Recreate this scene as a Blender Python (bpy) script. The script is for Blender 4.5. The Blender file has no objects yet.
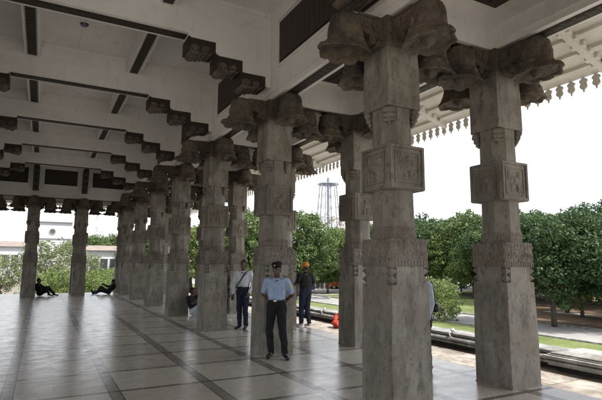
import bpy, bmesh, math, random, time
_T0=time.time()
import numpy as np
from mathutils import Vector, Matrix, noise
PI = math.pi
S = bpy.context.scene
COL = S.collection
random.seed(7)

# ------------------------------------------------------------------ materials
def mat(name):
    m = bpy.data.materials.new(name); m.use_nodes = True
    nt = m.node_tree; nt.nodes.clear()
    out = nt.nodes.new('ShaderNodeOutputMaterial')
    return m, nt, out
def N(nt, t, **kw):
    n = nt.nodes.new(t)
    for k, v in kw.items():
        if k.startswith('i_'):
            n.inputs[k[2:].replace('_', ' ')].default_value = v
        else: setattr(n, k, v)
    return n
def L(nt, a, b): nt.links.new(a, b)
def ramp(nt, fac, stops):
    r = nt.nodes.new('ShaderNodeValToRGB'); L(nt, fac, r.inputs[0])
    e = r.color_ramp.elements
    while len(e) < len(stops): e.new(0.5)
    for k, (p, c) in enumerate(stops):
        e[k].position = p; e[k].color = (*c, 1) if len(c) == 3 else c
    return r.outputs[0]
def noise_tex(nt, co, scale, detail=4, rough=.55):
    n = N(nt, 'ShaderNodeTexNoise'); n.inputs['Scale'].default_value = scale
    n.inputs['Detail'].default_value = detail; n.inputs['Roughness'].default_value = rough
    L(nt, co, n.inputs['Vector']); return n.outputs['Fac']
def mixc(nt, fac, a, b, mode='MIX'):
    m = nt.nodes.new('ShaderNodeMix'); m.data_type = 'RGBA'; m.blend_type = mode
    for sock, v in ((m.inputs[0], fac), (m.inputs[6], a), (m.inputs[7], b)):
        if isinstance(v, (int, float)): sock.default_value = v
        elif isinstance(v, tuple): sock.default_value = (*v, 1)
        else: L(nt, v, sock)
    return m.outputs[2]
def math_(nt, op, a, b=None, c=None):
    m = nt.nodes.new('ShaderNodeMath'); m.operation = op
    for k, v in enumerate((a, b, c)):
        if v is None: continue
        if isinstance(v, (int, float)): m.inputs[k].default_value = v
        else: L(nt, v, m.inputs[k])
    return m.outputs[0]
def principled(nt, out, col, rough=.7, bump=None, bstr=.3, bdist=.01, spec=.5, metal=0):
    p = nt.nodes.new('ShaderNodeBsdfPrincipled')
    if isinstance(col, tuple): p.inputs['Base Color'].default_value = (*col, 1)
    else: L(nt, col, p.inputs['Base Color'])
    if isinstance(rough, (int, float)): p.inputs['Roughness'].default_value = rough
    else: L(nt, rough, p.inputs['Roughness'])
    p.inputs['Specular IOR Level'].default_value = spec
    p.inputs['Metallic'].default_value = metal
    if bump is not None:
        b = nt.nodes.new('ShaderNodeBump'); b.inputs['Strength'].default_value = bstr
        b.inputs['Distance'].default_value = bdist
        L(nt, bump, b.inputs['Height']); L(nt, b.outputs[0], p.inputs['Normal'])
    L(nt, p.outputs[0], out.inputs[0]); return p
def geo_pos(nt): return nt.nodes.new('ShaderNodeNewGeometry').outputs['Position']
def obj_co(nt): return nt.nodes.new('ShaderNodeTexCoord').outputs['Object']
def mapping(nt, co, scale=(1,1,1)):
    m = nt.nodes.new('ShaderNodeMapping'); L(nt, co, m.inputs[0]); m.inputs['Scale'].default_value = scale
    return m.outputs[0]
M = {}
def simple(name, c1, c2, scale=3, rough=.7, bs=40, bstr=.2, bdist=.005, spec=.4, world=False, metal=0, detail=5):
    m, nt, out = mat(name); co = geo_pos(nt) if world else obj_co(nt)
    f = noise_tex(nt, co, scale, detail)
    col = ramp(nt, f, [(.3, c1), (.7, c2)])
    b = noise_tex(nt, co, bs, 4)
    principled(nt, out, col, rough, b, bstr, bdist, spec, metal)
    M[name] = m; return m
# weathered stone / concrete of the pillars: streaks, patches, grime
def stone(name, lo, hi, brown, bamt, bscale=35, bstr=.35, bdist=.006, pits=True):
    m, nt, out = mat(name); co = geo_pos(nt)
    f1 = noise_tex(nt, co, 1.7, 6, .6)
    c = ramp(nt, f1, [(.3, lo), (.68, hi)])
    st = noise_tex(nt, mapping(nt, co, (3.2, 3.2, 1.1)), 1.5, 8, .7)
    c = mixc(nt, ramp(nt, st, [(.47, (0,0,0)), (.62, (.7,.7,.7))]), c, tuple(x*.55 for x in lo))
    pb = noise_tex(nt, co, 2.6, 3, .5)
    c = mixc(nt, ramp(nt, pb, [(.5-bamt*.2, (0,0,0)), (.72, (bamt,bamt,bamt))]), c, brown)
    v = nt.nodes.new('ShaderNodeTexVoronoi'); v.inputs['Scale'].default_value = 2.1; L(nt, co, v.inputs['Vector'])
    vb = nt.nodes.new('ShaderNodeRGBToBW'); L(nt, v.outputs['Color'], vb.inputs[0]); c = mixc(nt, .12, c, vb.outputs[0], 'SOFT_LIGHT')
    pit = noise_tex(nt, mapping(nt, co, (1,1,.6)), 13, 6, .75)
    c = mixc(nt, ramp(nt, pit, [(.36, (.6,.6,.6)), (.46, (0,0,0))]), c, tuple(x*.45 for x in lo))
    fine = noise_tex(nt, co, 90, 3, .7)
    c = mixc(nt, ramp(nt, fine, [(.35, (.35,.35,.35)), (.55, (0,0,0))]), c, tuple(x*.6 for x in lo))
    b = noise_tex(nt, co, bscale, 6, .65)
    principled(nt, out, c, .82, b, bstr, bdist, .3)
    M[name] = m
stone('stone', (.175,.160,.136), (.345,.32,.275), (.235,.19,.14), .5)
stone('carved_stone', (.155,.137,.115), (.31,.28,.24), (.23,.18,.135), .6, 60, .5, .008)
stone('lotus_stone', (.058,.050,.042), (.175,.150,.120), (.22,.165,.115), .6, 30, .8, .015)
stone('kerb_stone', (.20,.20,.195), (.50,.50,.49), (.12,.11,.10), .9, 45, .4, .006)
stone('kerb_lit', (.30,.295,.28), (.58,.575,.55), (.20,.185,.16), .8, 45, .4, .006)  # lit copy of kerb_stone; the end block's brightness is painted into the colour
stone('painted_shade_base', (.03,.028,.026), (.07,.065,.06), (.05,.04,.03), .8, 45, .4, .006)  # near-black grimy stone; the shade of the kerb hollow is painted in
def plaster():
    m, nt, out = mat('plaster'); co = geo_pos(nt)
    f = noise_tex(nt, co, .9, 5, .6)
    c = ramp(nt, f, [(.3, (.72,.695,.665)), (.7, (.81,.79,.765))])
    g = noise_tex(nt, mapping(nt, co, (3,3,1)), 1.8, 6, .7)
    c = mixc(nt, ramp(nt, g, [(.52, (0,0,0)), (.8, (.35,.35,.35))]), c, (.40,.36,.31))
    w = noise_tex(nt, co, 2.3, 9, .8)
    c = mixc(nt, ramp(nt, w, [(.56, (0,0,0)), (.70, (.4,.4,.4))]), c, (.42,.37,.31))
    principled(nt, out, c, .75, noise_tex(nt, co, 25, 4), .15, .004, .3); M['plaster'] = m
plaster()
def eave():
    m, nt, out = mat('eave_paint'); co = geo_pos(nt)
    f = noise_tex(nt, co, 1.6, 6, .65)
    c = ramp(nt, f, [(.3, (.60,.57,.50)), (.65, (.78,.76,.71))])
    g = noise_tex(nt, co, 6, 5, .7)
    c = mixc(nt, ramp(nt, g, [(.55, (0,0,0)), (.8, (.4,.4,.4))]), c, (.42,.36,.28))
    principled(nt, out, c, .7, noise_tex(nt, co, 30, 4), .15, .004, .3); M['eave_paint'] = m
eave()
def timber():
    m, nt, out = mat('dark_timber'); co = geo_pos(nt)
    g = noise_tex(nt, mapping(nt, co, (14, 14, 2.5)), 2.2, 6, .7)
    c = ramp(nt, g, [(.3, (.016,.011,.008)), (.7, (.055,.038,.027))])
    v = nt.nodes.new('ShaderNodeTexVoronoi'); v.inputs['Scale'].default_value = 9; L(nt, co, v.inputs['Vector'])
    h = math_(nt, 'ADD', v.outputs['Distance'], g)
    principled(nt, out, c, .55, h, .6, .02, .4); M['dark_timber'] = m
timber()
def floor_mat():
    m, nt, out = mat('floor_slabs'); co = geo_pos(nt)
    sp = nt.nodes.new('ShaderNodeSeparateXYZ'); L(nt, co, sp.inputs[0])
    jit = noise_tex(nt, co, 9, 3); jj = math_(nt, 'MULTIPLY', math_(nt, 'SUBTRACT', jit, .5), .02)
    sx, sy = 1.235, 1.2453
    ux = math_(nt, 'ADD', math_(nt, 'SUBTRACT', sp.outputs[0], 3.40 - 20*sx), jj)
    uy = math_(nt, 'ADD', math_(nt, 'SUBTRACT', sp.outputs[1], 6.98 - 20*sy), jj)
    dx = math_(nt, 'PINGPONG', ux, sx/2); dy = math_(nt, 'PINGPONG', uy, sy/2)
    band = math_(nt, 'LESS_THAN', dx, .07); line = math_(nt, 'LESS_THAN', dy, .034)
    edge = math_(nt, 'LESS_THAN', math_(nt, 'ABSOLUTE', math_(nt, 'SUBTRACT', dx, .07)), .007)
    eline = math_(nt, 'LESS_THAN', math_(nt, 'ABSOLUTE', math_(nt, 'SUBTRACT', dy, .034)), .006)
    cell = nt.nodes.new('ShaderNodeCombineXYZ')
    L(nt, math_(nt, 'FLOOR', math_(nt, 'DIVIDE', ux, sx)), cell.inputs[0])
    L(nt, math_(nt, 'FLOOR', math_(nt, 'DIVIDE', uy, sy)), cell.inputs[1])
    wn = nt.nodes.new('ShaderNodeTexWhiteNoise'); wn.noise_dimensions = '3D'; L(nt, cell.outputs[0], wn.inputs['Vector'])
    f = noise_tex(nt, mapping(nt, co, (1, 1.5, 1)), 1.5, 7, .68)
    c = ramp(nt, f, [(.28, (.37,.32,.27)), (.72, (.55,.495,.43))])
    sm = noise_tex(nt, mapping(nt, co, (1.6, 2.6, 1)), 1.6, 7, .75)
    c = mixc(nt, ramp(nt, sm, [(.5, (0,0,0)), (.74, (.4,.4,.4))]), c, (.22,.185,.155))
    c = mixc(nt, math_(nt, 'MULTIPLY', wn.outputs['Value'], .65), c, (.60,.55,.48))
    c = mixc(nt, math_(nt, 'MULTIPLY', band, .8), c, (.15,.135,.12))
    c = mixc(nt, math_(nt, 'MULTIPLY', line, .9), c, (.11,.092,.078))
    c = mixc(nt, math_(nt, 'MAXIMUM', edge, eline), c, (.03,.027,.025))
    sc = noise_tex(nt, co, 34, 5, .8); c = mixc(nt, ramp(nt, sc, [(.30, (.5,.5,.5)), (.40, (0,0,0))]), c, (.20,.17,.145))
    r = noise_tex(nt, mapping(nt, co, (1.2, 1.8, 1)), 2.4, 7, .75)
    rr = nt.nodes.new('ShaderNodeMapRange'); L(nt, r, rr.inputs[0])
    rr.inputs[1].default_value = .3; rr.inputs[2].default_value = .7; rr.inputs[3].default_value = .17; rr.inputs[4].default_value = .34
    bump = math_(nt, 'ADD', math_(nt, 'MULTIPLY', noise_tex(nt, co, 3.5, 5, .6), 1.0), math_(nt, 'MULTIPLY', math_(nt, 'MAXIMUM', edge, eline), -.6))
    principled(nt, out, c, rr.outputs[0], bump, .035, .003, .5); M['floor_slabs'] = m
floor_mat()
def apron_mat():
    m, nt, out = mat('apron_stone'); co = geo_pos(nt)
    br = nt.nodes.new('ShaderNodeTexBrick'); L(nt, mapping(nt, co, (1,1,1)), br.inputs['Vector'])
    br.inputs['Scale'].default_value = 1; br.inputs['Brick Width'].default_value = .58; br.inputs['Row Height'].default_value = 1.25
    br.inputs['Mortar Size'].default_value = .012
    br.inputs['Color1'].default_value = (.27,.23,.19,1); br.inputs['Color2'].default_value = (.42,.38,.33,1); br.inputs['Mortar'].default_value = (.06,.05,.045,1)
    f = noise_tex(nt, co, 3.5, 7, .7)
    c = mixc(nt, ramp(nt, f, [(.38, (.85,.85,.85)), (.62, (0,0,0))]), br.outputs['Color'], (.13,.105,.085))
    f2 = noise_tex(nt, co, 1.2, 5, .6)
    c = mixc(nt, ramp(nt, f2, [(.5, (0,0,0)), (.7, (.6,.6,.6))]), c, (.5,.47,.42))
    principled(nt, out, c, .7, noise_tex(nt, co, 18, 6, .7), .4, .01, .3); M['apron_stone'] = m
apron_mat()
def ground_mat(name, a, b, c3, s=.5, fine=14):
    m, nt, out = mat(name); co = geo_pos(nt)
    f = noise_tex(nt, co, s, 7, .65)
    c = ramp(nt, f, [(.3, a), (.5, b), (.72, c3)])
    g = noise_tex(nt, co, fine, 5, .75)
    c = mixc(nt, .55, c, ramp(nt, g, [(.3, (.25,.25,.25)), (.7, (.8,.8,.8))]), 'OVERLAY')
    principled(nt, out, c, .9, g, .6, .04, .15); M[name] = m
ground_mat('grass', (.080,.105,.036), (.115,.142,.048), (.160,.175,.075), .9, 9)
ground_mat('shade_grass', (.045,.075,.020), (.075,.115,.030), (.11,.13,.05))
ground_mat('earth', (.12,.105,.085), (.17,.15,.12), (.23,.20,.165), .4, 12)
ground_mat('leaf_litter', (.055,.036,.022), (.10,.065,.040), (.18,.13,.085), .6, 9)
ground_mat('road_surface', (.20,.195,.185), (.25,.24,.23), (.30,.285,.27), .35, 20)
ground_mat('pale_path', (.30,.28,.25), (.36,.34,.31), (.42,.40,.36), .35, 20)
def leaf(name, a, b, c3, tr=.35):
    m, nt, out = mat(name)
    co = geo_pos(nt); f = noise_tex(nt, co, .9, 4, .6)
    w = nt.nodes.new('ShaderNodeNewGeometry').outputs['Random Per Island']
    c = ramp(nt, math_(nt, 'ADD', math_(nt, 'MULTIPLY', f, .6), math_(nt, 'MULTIPLY', w, .4)), [(.28, a), (.5, b), (.74, c3)])
    d = nt.nodes.new('ShaderNodeBsdfPrincipled'); L(nt, c, d.inputs['Base Color']); d.inputs['Roughness'].default_value = .55
    d.inputs['Specular IOR Level'].default_value = .35
    t = nt.nodes.new('ShaderNodeBsdfTranslucent'); L(nt, c, t.inputs['Color'])
    mx = nt.nodes.new('ShaderNodeMixShader'); mx.inputs[0].default_value = tr
    L(nt, d.outputs[0], mx.inputs[1]); L(nt, t.outputs[0], mx.inputs[2]); L(nt, mx.outputs[0], out.inputs[0]); M[name] = m
leaf('leaf_dark', (.024,.050,.018), (.045,.085,.028), (.075,.125,.040))
leaf('leaf_mid', (.055,.09,.028), (.095,.145,.045), (.15,.20,.07))
leaf('leaf_light', (.08,.125,.032), (.13,.18,.048), (.20,.25,.08))
leaf('leaf_pale', (.09,.12,.045), (.15,.18,.075), (.22,.24,.12))
leaf('leaf_rust', (.05,.06,.025), (.11,.085,.045), (.19,.115,.065))
leaf('leaf_dry', (.16,.13,.09), (.24,.20,.14), (.32,.28,.20))
leaf('petal_red', (.4,.03,.02), (.55,.05,.03), (.6,.08,.05))
simple('bark', (.05,.04,.03), (.12,.10,.08), 6, .9, 20, .6, .03)
simple('pale_bark', (.16,.14,.12), (.26,.23,.20), 6, .9, 20, .6, .03)
simple('white_wall', (.40,.41,.43), (.47,.48,.49), .3, .8, 10, .1, .01, world=True)
simple('grey_concrete', (.17,.16,.145), (.26,.245,.225), .5, .85, 10, .2, .01, world=True)
simple('dark_roof', (.06,.055,.05), (.10,.09,.08), .8, .85, 10, .2, .01, world=True)
simple('tile_roof', (.15,.125,.11), (.22,.18,.155), 1.2, .85, 14, .3, .02, world=True)
simple('window_glass', (.02,.025,.03), (.04,.045,.05), .8, .15, 5, .02, .01, .8)
simple('tower_steel', (.16,.18,.22), (.24,.26,.30), 2, .5, 20, .1, .01)
simple('mast_red', (.38,.16,.13), (.5,.2,.16), 2, .6)
simple('skin', (.085,.047,.031), (.14,.080,.052), 9, .5, 60, .1, .002, .4)
simple('hair', (.006,.005,.005), (.014,.012,.011), 40, .6, 120, .5, .004)
simple('blue_shirt', (.30,.38,.55), (.38,.47,.64), 12, .85, 220, .2, .002, .2)
simple('white_shirt', (.58,.60,.66), (.72,.74,.79), 12, .85, 220, .2, .002, .2)
simple('black_cloth', (.012,.012,.014), (.022,.022,.025), 12, .85, 220, .25, .002, .2)
simple('navy_cloth', (.014,.018,.032), (.026,.033,.055), 14, .85, 220, .25, .002, .2)
simple('orange_cloth', (.52,.21,.03), (.66,.30,.05), 14, .8, 120, .3, .003, .2)
simple('red_cloth', (.38,.045,.035), (.52,.08,.055), 9, .8, 120, .3, .004, .2)
simple('pale_cloth', (.45,.52,.60), (.58,.64,.70), 9, .85, 120, .2, .003, .2)
simple('leather', (.008,.008,.008), (.018,.016,.015), 12, .35, 80, .2, .002, .5)
simple('white_rubber', (.6,.6,.6), (.7,.7,.7), 12, .6)
simple('badge', (.6,.42,.08), (.7,.5,.1), 12, .5)
simple('eye_white', (.5,.48,.45), (.6,.58,.55), 12, .3)
simple('car_red', (.42,.02,.02), (.50,.03,.03), 2, .25, 5, .02, .002, .6)
simple('car_white', (.6,.6,.6), (.7,.7,.7), 2, .25, 5, .02, .002, .6)
simple('car_blue', (.03,.07,.22), (.04,.09,.28), 2, .25, 5, .02, .002, .6)
simple('tyre', (.01,.01,.01), (.02,.02,.02), 8, .85)
simple('steel_rim', (.3,.3,.3), (.45,.45,.45), 8, .35, metal=.8)
simple('lamp_glass', (.6,.6,.58), (.7,.7,.68), 4, .3)
simple('fitting_white', (.38,.38,.37), (.5,.5,.49), 14, .5)

# ------------------------------------------------------------------ builders
def link(name, bm, m, parent=None, smooth=False, loc=None, rec=True):
    me = bpy.data.meshes.new(name)
    if rec: bmesh.ops.recalc_face_normals(bm, faces=bm.faces[:])
    bm.to_mesh(me); bm.free()
    if smooth:
        for p in me.polygons: p.use_smooth = True
    me.materials.append(M[m] if isinstance(m, str) else m)
    o = bpy.data.objects.new(name, me); COL.objects.link(o)
    if parent is not None: o.parent = parent
    if loc is not None: o.location = loc
    return o
def tag(o, label=None, cat=None, group=None, kind=None):
    if label: o['label'] = label
    if cat: o['category'] = cat
    if group: o['group'] = group
    if kind: o['kind'] = kind
    return o
def empty(name, loc=(0,0,0), rz=0, label=None, cat=None, group=None):
    o = bpy.data.objects.new(name, None); COL.objects.link(o)
    o.location = loc; o.rotation_euler = (0, 0, rz); o.empty_display_size = .2
    return tag(o, label, cat, group)
def copy_tree(o, parent=None):
    c = o.copy(); COL.objects.link(c)
    if parent is not None: c.parent = parent
    for ch in list(o.children): copy_tree(ch, c)
    return c
def box(bm, x0, x1, y0, y1, z0, z1, bev=0):
    r = bmesh.ops.create_cube(bm, size=1)
    vs = r['verts']
    for v in vs:
        v.co = Vector(((x0+x1)/2 + v.co.x*(x1-x0), (y0+y1)/2 + v.co.y*(y1-y0), (z0+z1)/2 + v.co.z*(z1-z0)))
    if bev:
        es = list({e for v in vs for e in v.link_edges})
        bmesh.ops.bevel(bm, geom=es, offset=bev, segments=2, affect='EDGES', profile=.6)
def loft(bm, rings, cap=True):
    R = [[bm.verts.new(p) for p in r] for r in rings]
    n = len(R[0])
    for a, b in zip(R, R[1:]):
        for k in range(n): bm.faces.new((a[k], a[(k+1) % n], b[(k+1) % n], b[k]))
    if cap:
        bm.faces.new(R[0][::-1]); bm.faces.new(R[-1])
def poly_ring(n, r, z, rot=0, cx=0, cy=0, sy=1):
    return [(cx + r*math.cos(rot + 2*PI*k/n), cy + sy*r*math.sin(rot + 2*PI*k/n), z) for k in range(n)]
def sq(h, z): return [(h, h, z), (-h, h, z), (-h, -h, z), (h, -h, z)]
def octr(a, z): return poly_ring(8, a/math.cos(PI/8), z, PI/8)
def tube(bm, pts, rads, n=8):
    rings = []
    for k, p in enumerate(pts):
        p = Vector(p); a = Vector(pts[max(0, k-1)]); b = Vector(pts[min(len(pts)-1, k+1)])
        d = (b-a).normalized(); up = Vector((0,0,1)) if abs(d.z) < .95 else Vector((1,0,0))
        u = d.cross(up).normalized(); v = d.cross(u)
        r = rads[k] if isinstance(rads, (list, tuple)) else rads
        rings.append([p + (u*math.cos(2*PI*j/n) + v*math.sin(2*PI*j/n))*r for j in range(n)])
    loft(bm, rings)
def ball(bm, c, r, seg=12, rot=None):
    if isinstance(r, (int, float)): r = (r, r, r)
    q = bmesh.ops.create_uvsphere(bm, u_segments=seg, v_segments=max(6, seg*2//3), radius=1)
    mt = Matrix.Translation(c) @ (rot.to_4x4() if rot else Matrix.Identity(4)) @ Matrix.Diagonal((*r, 1))
    bmesh.ops.transform(bm, matrix=mt, verts=q['verts'])
def relief(bm, o, ux, uz, n, w, h, nx, nz, f):
    o, ux, uz, n = map(Vector, (o, ux, uz, n))
    V = [[bm.verts.new(o + ux*(w*i/nx) + uz*(h*j/nz) + n*(0 if i in (0, nx) or j in (0, nz) else f(i/nx*w, j/nz*h))) for i in range(nx+1)] for j in range(nz+1)]
    for j in range(nz):
        for i in range(nx): bm.faces.new((V[j][i], V[j][i+1], V[j+1][i+1], V[j+1][i]))
FACES = [((-1,-1), (1,0), (0,-1)), ((1,-1), (0,1), (1,0)), ((1,1), (-1,0), (0,1)), ((-1,1), (0,-1), (-1,0))]
def scroll(seed, amp=.022, cell=.14, freq=95):
    def f(u, v):
        i, j = math.floor(u/cell), math.floor(v/cell)
        cx, cy = (i+.5)*cell, (j+.5)*cell
        dx, dy = u-cx, v-cy; r = math.hypot(dx, dy); t = math.atan2(dy, dx)
        s = math.sin(freq*r + (1 if (i+j) % 2 else -1)*t*2 + seed)
        return amp*(.35 + .45*s + .4*noise.noise(Vector((u*28, v*28, seed))))
    return f

# ------------------------------------------------------------------ setting
GZ = -1.8
def sheet(name, x0, x1, y0, y1, z, m, n=1):
    bm = bmesh.new(); vs = [bm.verts.new(p) for p in ((x0,y0,z), (x1,y0,z), (x1,y1,z), (x0,y1,z))]; bm.faces.new(vs)
    return tag(link(name, bm, m), kind='structure')
sheet('ground', -1500, 1500, -1500, 1500, GZ, 'earth')
sheet('bounce_plaza', -30, 8.7, -50, -5.9, GZ+.004, 'pale_path')  # unseen pale ground added behind the camera to bounce light onto pillars
sheet('bounce_terrace', 8.72, 17.2, -20, 60, GZ+.004, 'pale_path')  # unseen pale ground added beside the kerb to bounce neutral light on the eave
sheet('lawn', 17.2, 22.1, -20, 90, GZ+.006, 'grass')
sheet('road', 22.1, 26.6, -60, 110, GZ+.008, 'road_surface')
def poly_sheet(name, pts, z, m):
    bm = bmesh.new(); bm.faces.new([bm.verts.new((x, y, z)) for x, y in pts]); return tag(link(name, bm, m), kind='structure')
poly_sheet('leaf_covered_ground', [(26.8,-40), (95,-40), (95,76), (26.8,20.4)], GZ+.012, 'leaf_litter')
poly_sheet('far_lawn', [(26.8,20.6), (70,56.2), (48,70), (26.8,46)], GZ+.016, 'grass')
sheet('footpath', 33.5, 34.6, -40, 24, GZ+.020, 'pale_path')
sheet('forecourt', 24.5, 80, 47, 70, GZ+.024, 'pale_path')
bm = bmesh.new()
box(bm, 26.6, 26.8, -60, 47, GZ-.1, GZ+.10, .02)
box(bm, 22.0, 22.16, -60, 90, GZ-.1, GZ+.08, .02)
tag(link('kerb', bm, 'kerb_stone'), kind='structure')
bm = bmesh.new(); box(bm, -5.6, 6.37, -4.2, 29.9, -.56, 0)
tag(link('floor', bm, 'floor_slabs'), kind='structure')
bm = bmesh.new(); box(bm, 6.375, 8.75, -6, 29.9, -.55, -.15); box(bm, -5.5, 8.7, -5.9, 29.8, GZ-.1, -.555); box(bm, -5.5, 6.37, -6, -4.205, -.55, -.15)
tag(link('platform_edge', bm, 'apron_stone'), kind='structure')

# ------------------------------------------------------------------ pillar
def make_pillar():
    t = empty('stone_pillar')
    bm = bmesh.new()
    H0, H1 = .312, .297
    rings = []
    loft(bm, [sq(H0+.004, 0), sq(H0, .02), sq(.305, .7), sq(H1, 1.44)])
    bmesh.ops.bevel(bm, geom=[e for e in bm.edges if abs(e.verts[0].co.z-e.verts[1].co.z) > .1], offset=.012, segments=2, affect='EDGES')
    link('base_shaft', bm, 'stone', t)
    # toothed band: core with cut corners, two pointed teeth on every corner side
    bm = bmesh.new()
    a, b = .296, .205
    cr = lambda z: [(a,-b,z), (a,b,z), (b,b,z), (b,a,z), (-b,a,z), (-b,b,z), (-a,b,z), (-a,-b,z), (-b,-b,z), (-b,-a,z), (b,-a,z), (b,-b,z)]
    loft(bm, [cr(1.44), cr(1.66)])
    for sx in (-1, 1):
        for sy in (-1, 1):
            for zc in (1.497, 1.60):
                c = .245
                loft(bm, [[(sx*c+.01*i, sy*c+.01*j, zc-.052) for i, j in ((1,1),(-1,1),(-1,-1),(1,-1))],
                          [(sx*c+.055*i, sy*c+.055*j, zc) for i, j in ((1,1),(-1,1),(-1,-1),(1,-1))],
                          [(sx*c+.01*i, sy*c+.01*j, zc+.050) for i, j in ((1,1),(-1,1),(-1,-1),(1,-1))]])
    link('toothed_band', bm, 'stone', t)
    # frieze
    bm = bmesh.new(); h = .290
    loft(bm, [sq(h, 1.65), sq(h, 2.005)])
    for (c, u, n) in FACES:
        o = (c[0]*(h+.0015)*1, c[1]*(h+.0015), 1.745)
        relief(bm, o, (*u, 0), (0,0,1), (*n, 0), 2*h+.003, .255, 66, 28, scroll(1.3))
        def beads(x, z): 
            p = (x % .0502)/.0502 - .5; q = z/.085 - .5
            return .020*max(0, 1-(p*p*5+q*q*4.2))**.5 if p*p*5+q*q*4.2 < 1 else -.002
        relief(bm, (c[0]*(h+.0015), c[1]*(h+.0015), 1.655), (*u, 0), (0,0,1), (*n, 0), 2*h+.003, .085, 96, 8, beads)
    link('carved_frieze', bm, 'carved_stone', t)
    # lower octagonal shaft and its carved foot
    bm = bmesh.new(); loft(bm, [octr(.262, 1.99), octr(.25, 2.63)]); link('octagonal_shaft', bm, 'stone', t)
    bm = bmesh.new(); h = .268
    for k in range(8):
        an = k*PI/4; n = Vector((math.cos(an), math.sin(an), 0)); u = Vector((-math.sin(an), math.cos(an), 0))
        w = 2*h*math.tan(PI/8); relief(bm, n*h - u*w/2 + Vector((0,0,2.004)), u, (0,0,1), n, w, .15, 20, 14, scroll(2.2+k, .014, .075, 130))
    loft(bm, [octr(h-.001, 2.003), octr(h-.001, 2.154)])
    link('carved_collar', bm, 'carved_stone', t)
    # panel block
    bm = bmesh.new(); h = .284
    loft(bm, [sq(h, 2.62), sq(h, 3.20)])
    bmesh.ops.bevel(bm, geom=bm.edges[:], offset=.008, segments=1, affect='EDGES')
    pb = link('panel_block', bm, 'stone', t)
    for (c, u, n) in FACES:
        fb = bmesh.new(); u3, n3 = Vector((*u, 0)), Vector((*n, 0))
        o = Vector((c[0]*h, c[1]*h, 2.62))
        def slab(a0, a1, z0, z1, d0, d1):
            P = []
            for dd in (d0, d1):
                for aa, zz in ((a0,z0),(a1,z0),(a1,z1),(a0,z1)): P.append(fb.verts.new(o + u3*aa + Vector((0,0,zz)) + n3*dd))
            for q in ((0,1,2,3),(4,5,6,7),(0,1,5,4),(1,2,6,5),(2,3,7,6),(3,0,4,7)): fb.faces.new([P[i] for i in q])
        W = 2*h
        for (ma, th, d) in ((.012, .035, .022), (.085, .022, .012)):
            slab(ma, W-ma, ma, ma+th, -.01, d); slab(ma, W-ma, .58-ma-th, .58-ma, -.01, d)
            slab(ma, ma+th, ma+th, .58-ma-th, -.01, d); slab(W-ma-th, W-ma, ma+th, .58-ma-th, -.01, d)
        def fig(x, z):
            w = .38; hh = .345; p = (x-w/2)/w*2; q = (z-hh/2)/hh*2
            s = .0
            beast = ((-.15,0,.55,.35,.028), (.4,.45,.28,.33,.03), (-.45,-.55,.14,.45,.02), (.25,-.55,.14,.45,.02), (-.75,.45,.15,.5,.016))
            dancer = ((0,.1,.24,.42,.028), (.02,.66,.17,.2,.03), (-.2,-.5,.15,.48,.022), (.24,-.5,.14,.46,.022), (-.45,.25,.32,.12,.018), (.45,.4,.3,.12,.018), (.7,.62,.12,.3,.014))
            for (cx, cz, rx, rz, hgt) in (beast if n[0] else dancer):
                e = 1-((p-cx)/rx)**2-((q-cz)/rz)**2
                if e > 0: s = max(s, hgt*e**.5)
            return s + .007*noise.noise(Vector((x*40, z*40, n[0]*3+n[1]*7))) + .002
        relief(fb, o + u3*(h-.18) + Vector((0,0,.1175)) + n3*.0015, u3, (0,0,1), n3, .36, .345, 34, 30, fig)
        link('carved_panel', fb, 'carved_stone', pb)
    # upper octagon, corner pendants, square neck
    bm = bmesh.new(); loft(bm, [octr(.246, 3.19), octr(.240, 3.70)]); link('octagonal_shaft', bm, 'stone', t)
    bm = bmesh.new()
    loft(bm, [sq(.268, 3.70), sq(.262, 4.2), sq(.256, 4.50)])
    bmesh.ops.bevel(bm, geom=[e for e in bm.edges if abs(e.verts[0].co.z-e.verts[1].co.z) > .1], offset=.01, segments=1, affect='EDGES')
    link('neck_shaft', bm, 'stone', t)
    for k in range(4):
        an = PI/4 + k*PI/2; bm = bmesh.new()
        d = Vector((math.cos(an), math.sin(an), 0)); s = Vector((-d.y, d.x, 0))
        for (r, z, rad) in ((.315, 3.655, .042), (.298, 3.585, .034), (.28, 3.53, .024)):
            tube(bm, [d*r - s*.075 + Vector((0,0,z)), d*r + s*.075 + Vector((0,0,z))], rad, 10)
        tube(bm, [d*.27+Vector((0,0,3.705)), d*.285+Vector((0,0,3.6)), d*.26+Vector((0,0,3.47))], [.05,.05,.012], 8)
        link('corner_pendant', bm, 'carved_stone', t)
    # capital core
    bm = bmesh.new()
    loft(bm, [sq(.262, 4.495), sq(.292, 4.52), sq(.292, 4.56), sq(.25, 4.585), sq(.25, 4.926)])
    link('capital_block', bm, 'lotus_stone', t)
    for k in range(4):
        bm = bmesh.new()
        def sec(x, hy, z0, z1): 
            c = .03
            return [(x,-hy,z0+c), (x,-hy+c,z0), (x,hy-c,z0), (x,hy,z0+c), (x,hy,z1-c), (x,hy-c,z1), (x,-hy+c,z1), (x,-hy,z1-c)]
        loft(bm, [sec(.24,.15,4.60,4.925), sec(.36,.14,4.64,4.922), sec(.50,.135,4.69,4.918), sec(.66,.15,4.72,4.91), sec(.80,.14,4.76,4.895), sec(.90,.10,4.78,4.86)])
        cx, n = .79, 64
        prof = [(4.915,.13,0), (4.89,.185,.02), (4.84,.225,.04), (4.76,.245,.05), (4.68,.25,.06), (4.60,.255,.06), (4.54,.27,.06), (4.49,.30,.05), (4.455,.32,.07), (4.42,.345,.09), (4.395,.36,.10), (4.38,.352,.10), (4.39,.325,.08), (4.425,.30,.05), (4.405,.26,.07), (4.44,.18,.04), (4.43,.11,.0), (4.38,.085,.0), (4.34,.03,.0)]
        rings = []
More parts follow.
